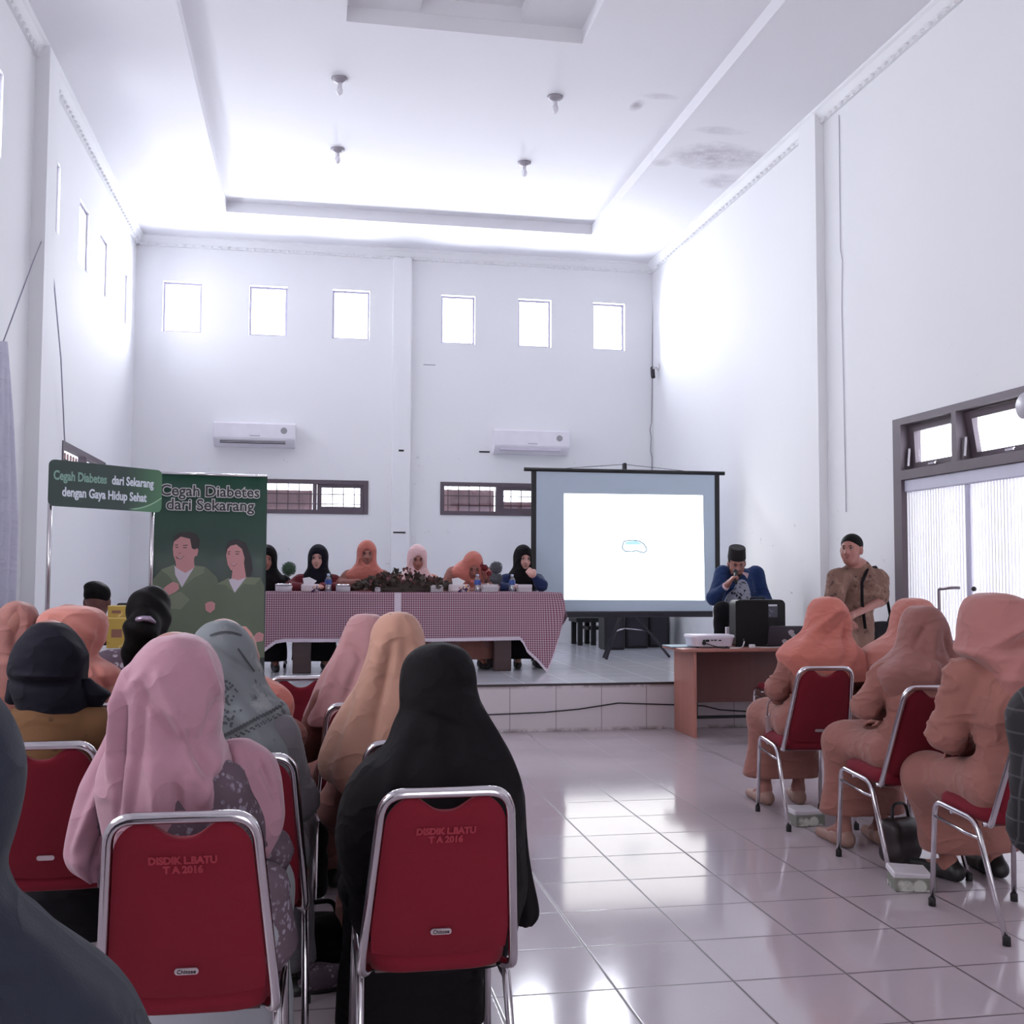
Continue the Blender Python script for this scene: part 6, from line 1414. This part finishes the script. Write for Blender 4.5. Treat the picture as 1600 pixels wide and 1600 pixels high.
# ------------------------------------------------------------------ man standing at the right wall
bx, by = 4.09, 7.80; rz = math.radians(155)
B0 = Person('man in a brown patterned short sleeved shirt standing by the doorway frame', (bx, by, 0), rz, None); g = lambda u, v, Y: tuple(B0.loc_of(at(u, v, Y)))
pT = Person(B0.label, (bx, by, 0), rz, None, pelvis=(0, -.02, .90), head=g(1330, 859, 7.72), neck=g(1342, 888, 7.80), hyaw=-.38, hpitch=.02, sw=.19, bulk=1.0, hipL=(-.09, -.02, .87), hipR=(.09, -.02, .87), knL=(-.10, .02, .48), knR=(.10, .02, .48), anL=(-.11, -.03, .09), anR=(.11, -.03, .09),
    shL=g(1372, 906, 7.84), elL=g(1374, 940, 7.70), wrL=g(1330, 962, 7.52), shR=g(1309, 905, 7.72), elR=g(1303, 942, 7.62), wrR=g(1316, 968, 7.48), curl=.7)
pT.body(M_SKIN, .012, .006); pT.face(lip=M_LIPD)
pT.blouse(C_BATIK, name='batik_shirt', grow=.022, sleeve=0, extra=[cone(pT.J['pelvis']+A_(0, 0, .08), pT.J['pelvis']+A_(0, 0, -.06), .165, .175, .06)]); pT.trousers(C_DARK); pT.shoes(M_SHOE)
sdf_obj('hair', [ell(pT.hl(0, -.02, .042), (.0815, .097, .084), .02, pT.HR), ell(pT.hl(0, .105, -.035), (.085, .085, .095), .012, pT.HR, True), ell(pT.hl(0, .02, -.13), (.12, .12, .09), .012, pT.HR, True)], .007, M_HAIR, pT.o)
for q in (-1, 1): MB().prism([(0, .01), (.07, -.01), (.06, -.065), (.008, -.05)], pT.J['neck']+A_(q*.012, .07, .03), (q, .1, 0), (0, .35, 1), .012).build('collar', C_BATIK, pT.o)
pk = MB().prism([(0, 0), (.10, 0), (.10, .11), (0, .11)], pT.J['chest']+A_(-.13, .145, -.02), (1, -.1, 0), (0, .05, 1), -.004); pk.build('shirt_pocket', C_BATIK, pT.o)
for i in range(4): MB().ball(pT.J['chest']+A_(0, .138, .12-.09*i), .007, 8).build('button', M_DARKWOOD, pT.o, True)
gb = lambda u, v, Y: at(u, v, Y)
bo = empty('shoulder_bag', A_(*gb(1374, 990, 7.80)), .5, 'black shoulder bag hanging at the side of the man in the patterned shirt', 'bag')
bl_ = A_(*gb(1374, 990, 7.80)); rl = lambda p: rot3(rz=-.5) @ (A_(*p)-bl_)
sdf_obj('bag_body', [rbox((0, .02, -.02), (.15, .07, .11), .04, .02)], .012, C_BLACK, bo, (), wrinkle(.004, 2, 1))
MB().tube([rl(gb(*q)) for q in ((1352, 982, 7.62), (1347, 940, 7.57), (1347, 910, 7.60), (1356, 888, 7.72), (1368, 886, 7.84), (1381, 905, 7.96), (1386, 935, 7.98), (1391, 962, 7.95), (1384, 985, 7.90))], .012, 8).build('strap', C_BLACK, bo, True)

# ------------------------------------------------------------------ bags, boxes and shoes on the floor
def floor_box(u, v, Y, w_, d, h, rz, label):
    p = at(u, v, Y); o = empty('snack_box', (p[0], Y, 0), rz, label, 'box', 'crumpled snack boxes on the floor')
    m_ = printed('grey green printed carton', (126, 126, 118), (196, 196, 188), 16, .4, .52)
    MB().box((-w_/2, -d/2, 0), (w_/2, d/2, h*.7), 0, .004).build('carton', m_, o); MB().box((-w_/2-.004, -d/2+.01, h*.66), (w_/2-.01, d/2+.01, h), 0, .006, rot=rot3(.08, .05, 0)).build('lid', mat('pale carton lid', (206, 200, 206), .6), o)
floor_box(1258, 1290, 5.52, .17, .12, .085, .1, 'crumpled snack box on the floor under the farthest aisle chair'); floor_box(1424, 1375, 4.33, .17, .13, .08, -.25, 'crumpled snack box on the floor between the two nearer aisle chairs')
def bag(u, v, Y, w_, d, h, rz, label, mt=C_BLACK, cat='bag', name='handbag'):
    p = at(u, v, Y); o = empty(name, (p[0], Y, 0), rz, label, cat)
    sdf_obj('bag_body', [rbox((0, 0, h*.5+.004), (w_/2, d/2, h/2), .035, .02)], .011, mt, o, (), wrinkle(.005, 2, 3))
    MB().tube(fillet([(-w_*.3, 0, h*.95), (-w_*.25, .01, h*1.35), (w_*.25, .01, h*1.35), (w_*.3, 0, h*.95)], .06), .008, 8).build('handle', mt, o, True); return o
bag(1408, 1320, 4.72, .20, .12, .20, .4, 'dark brown handbag on the floor beyond the middle aisle chair', mat('dark brown bag leather', (44, 34, 36), .5))
bag(462, 1310, 4.62, .26, .18, .30, .1, 'black bag on the floor between the sand headscarf and the salmon one')
bag(497, 1490, 3.86, .22, .15, .15, .2, 'black handbag on the floor between the two nearest red chairs')
p = at(492, 1535, 3.60); o = empty('slipper', (p[0], 3.60, .0), -1.45, 'patterned grey mauve slipper on the floor between the two nearest chairs', 'shoe')
sdf_obj('sole', [cone((0, -.10, .016), (0, .12, .016), .036, .026, .02), rbox((0, 0, -.2), (.4, .4, .2), .001, .003, None, True)], .007, M_SHOE, o); sdf_obj('upper', [cone((0, -.02, .05), (0, .13, .035), .048, .03, .02), ell((0, -.10, .085), (.04, .10, .045), .02, None, True)], .007, C_LACE, o)
# wrist strap bag of the far right woman
a = A_(*at(1210, 1098, 5.75)); o = empty('clear_bag', a, .2, 'small see-through bag hanging from the arm of the farthest aisle woman', 'bag')
MB().box((-.05, -.02, -.20), (.07, .03, -.06), 0, .015).build('pouch', mat('smoky plastic pouch', (140, 116, 118), .25), o); MB().tube(fillet([(-.05, 0, -.07), (-.045, 0, .02), (.05, 0, .03), (.07, 0, -.07)], .05), .006, 8).build('strap', mat('smoky plastic pouch', (140, 116, 118), .25), o, True)
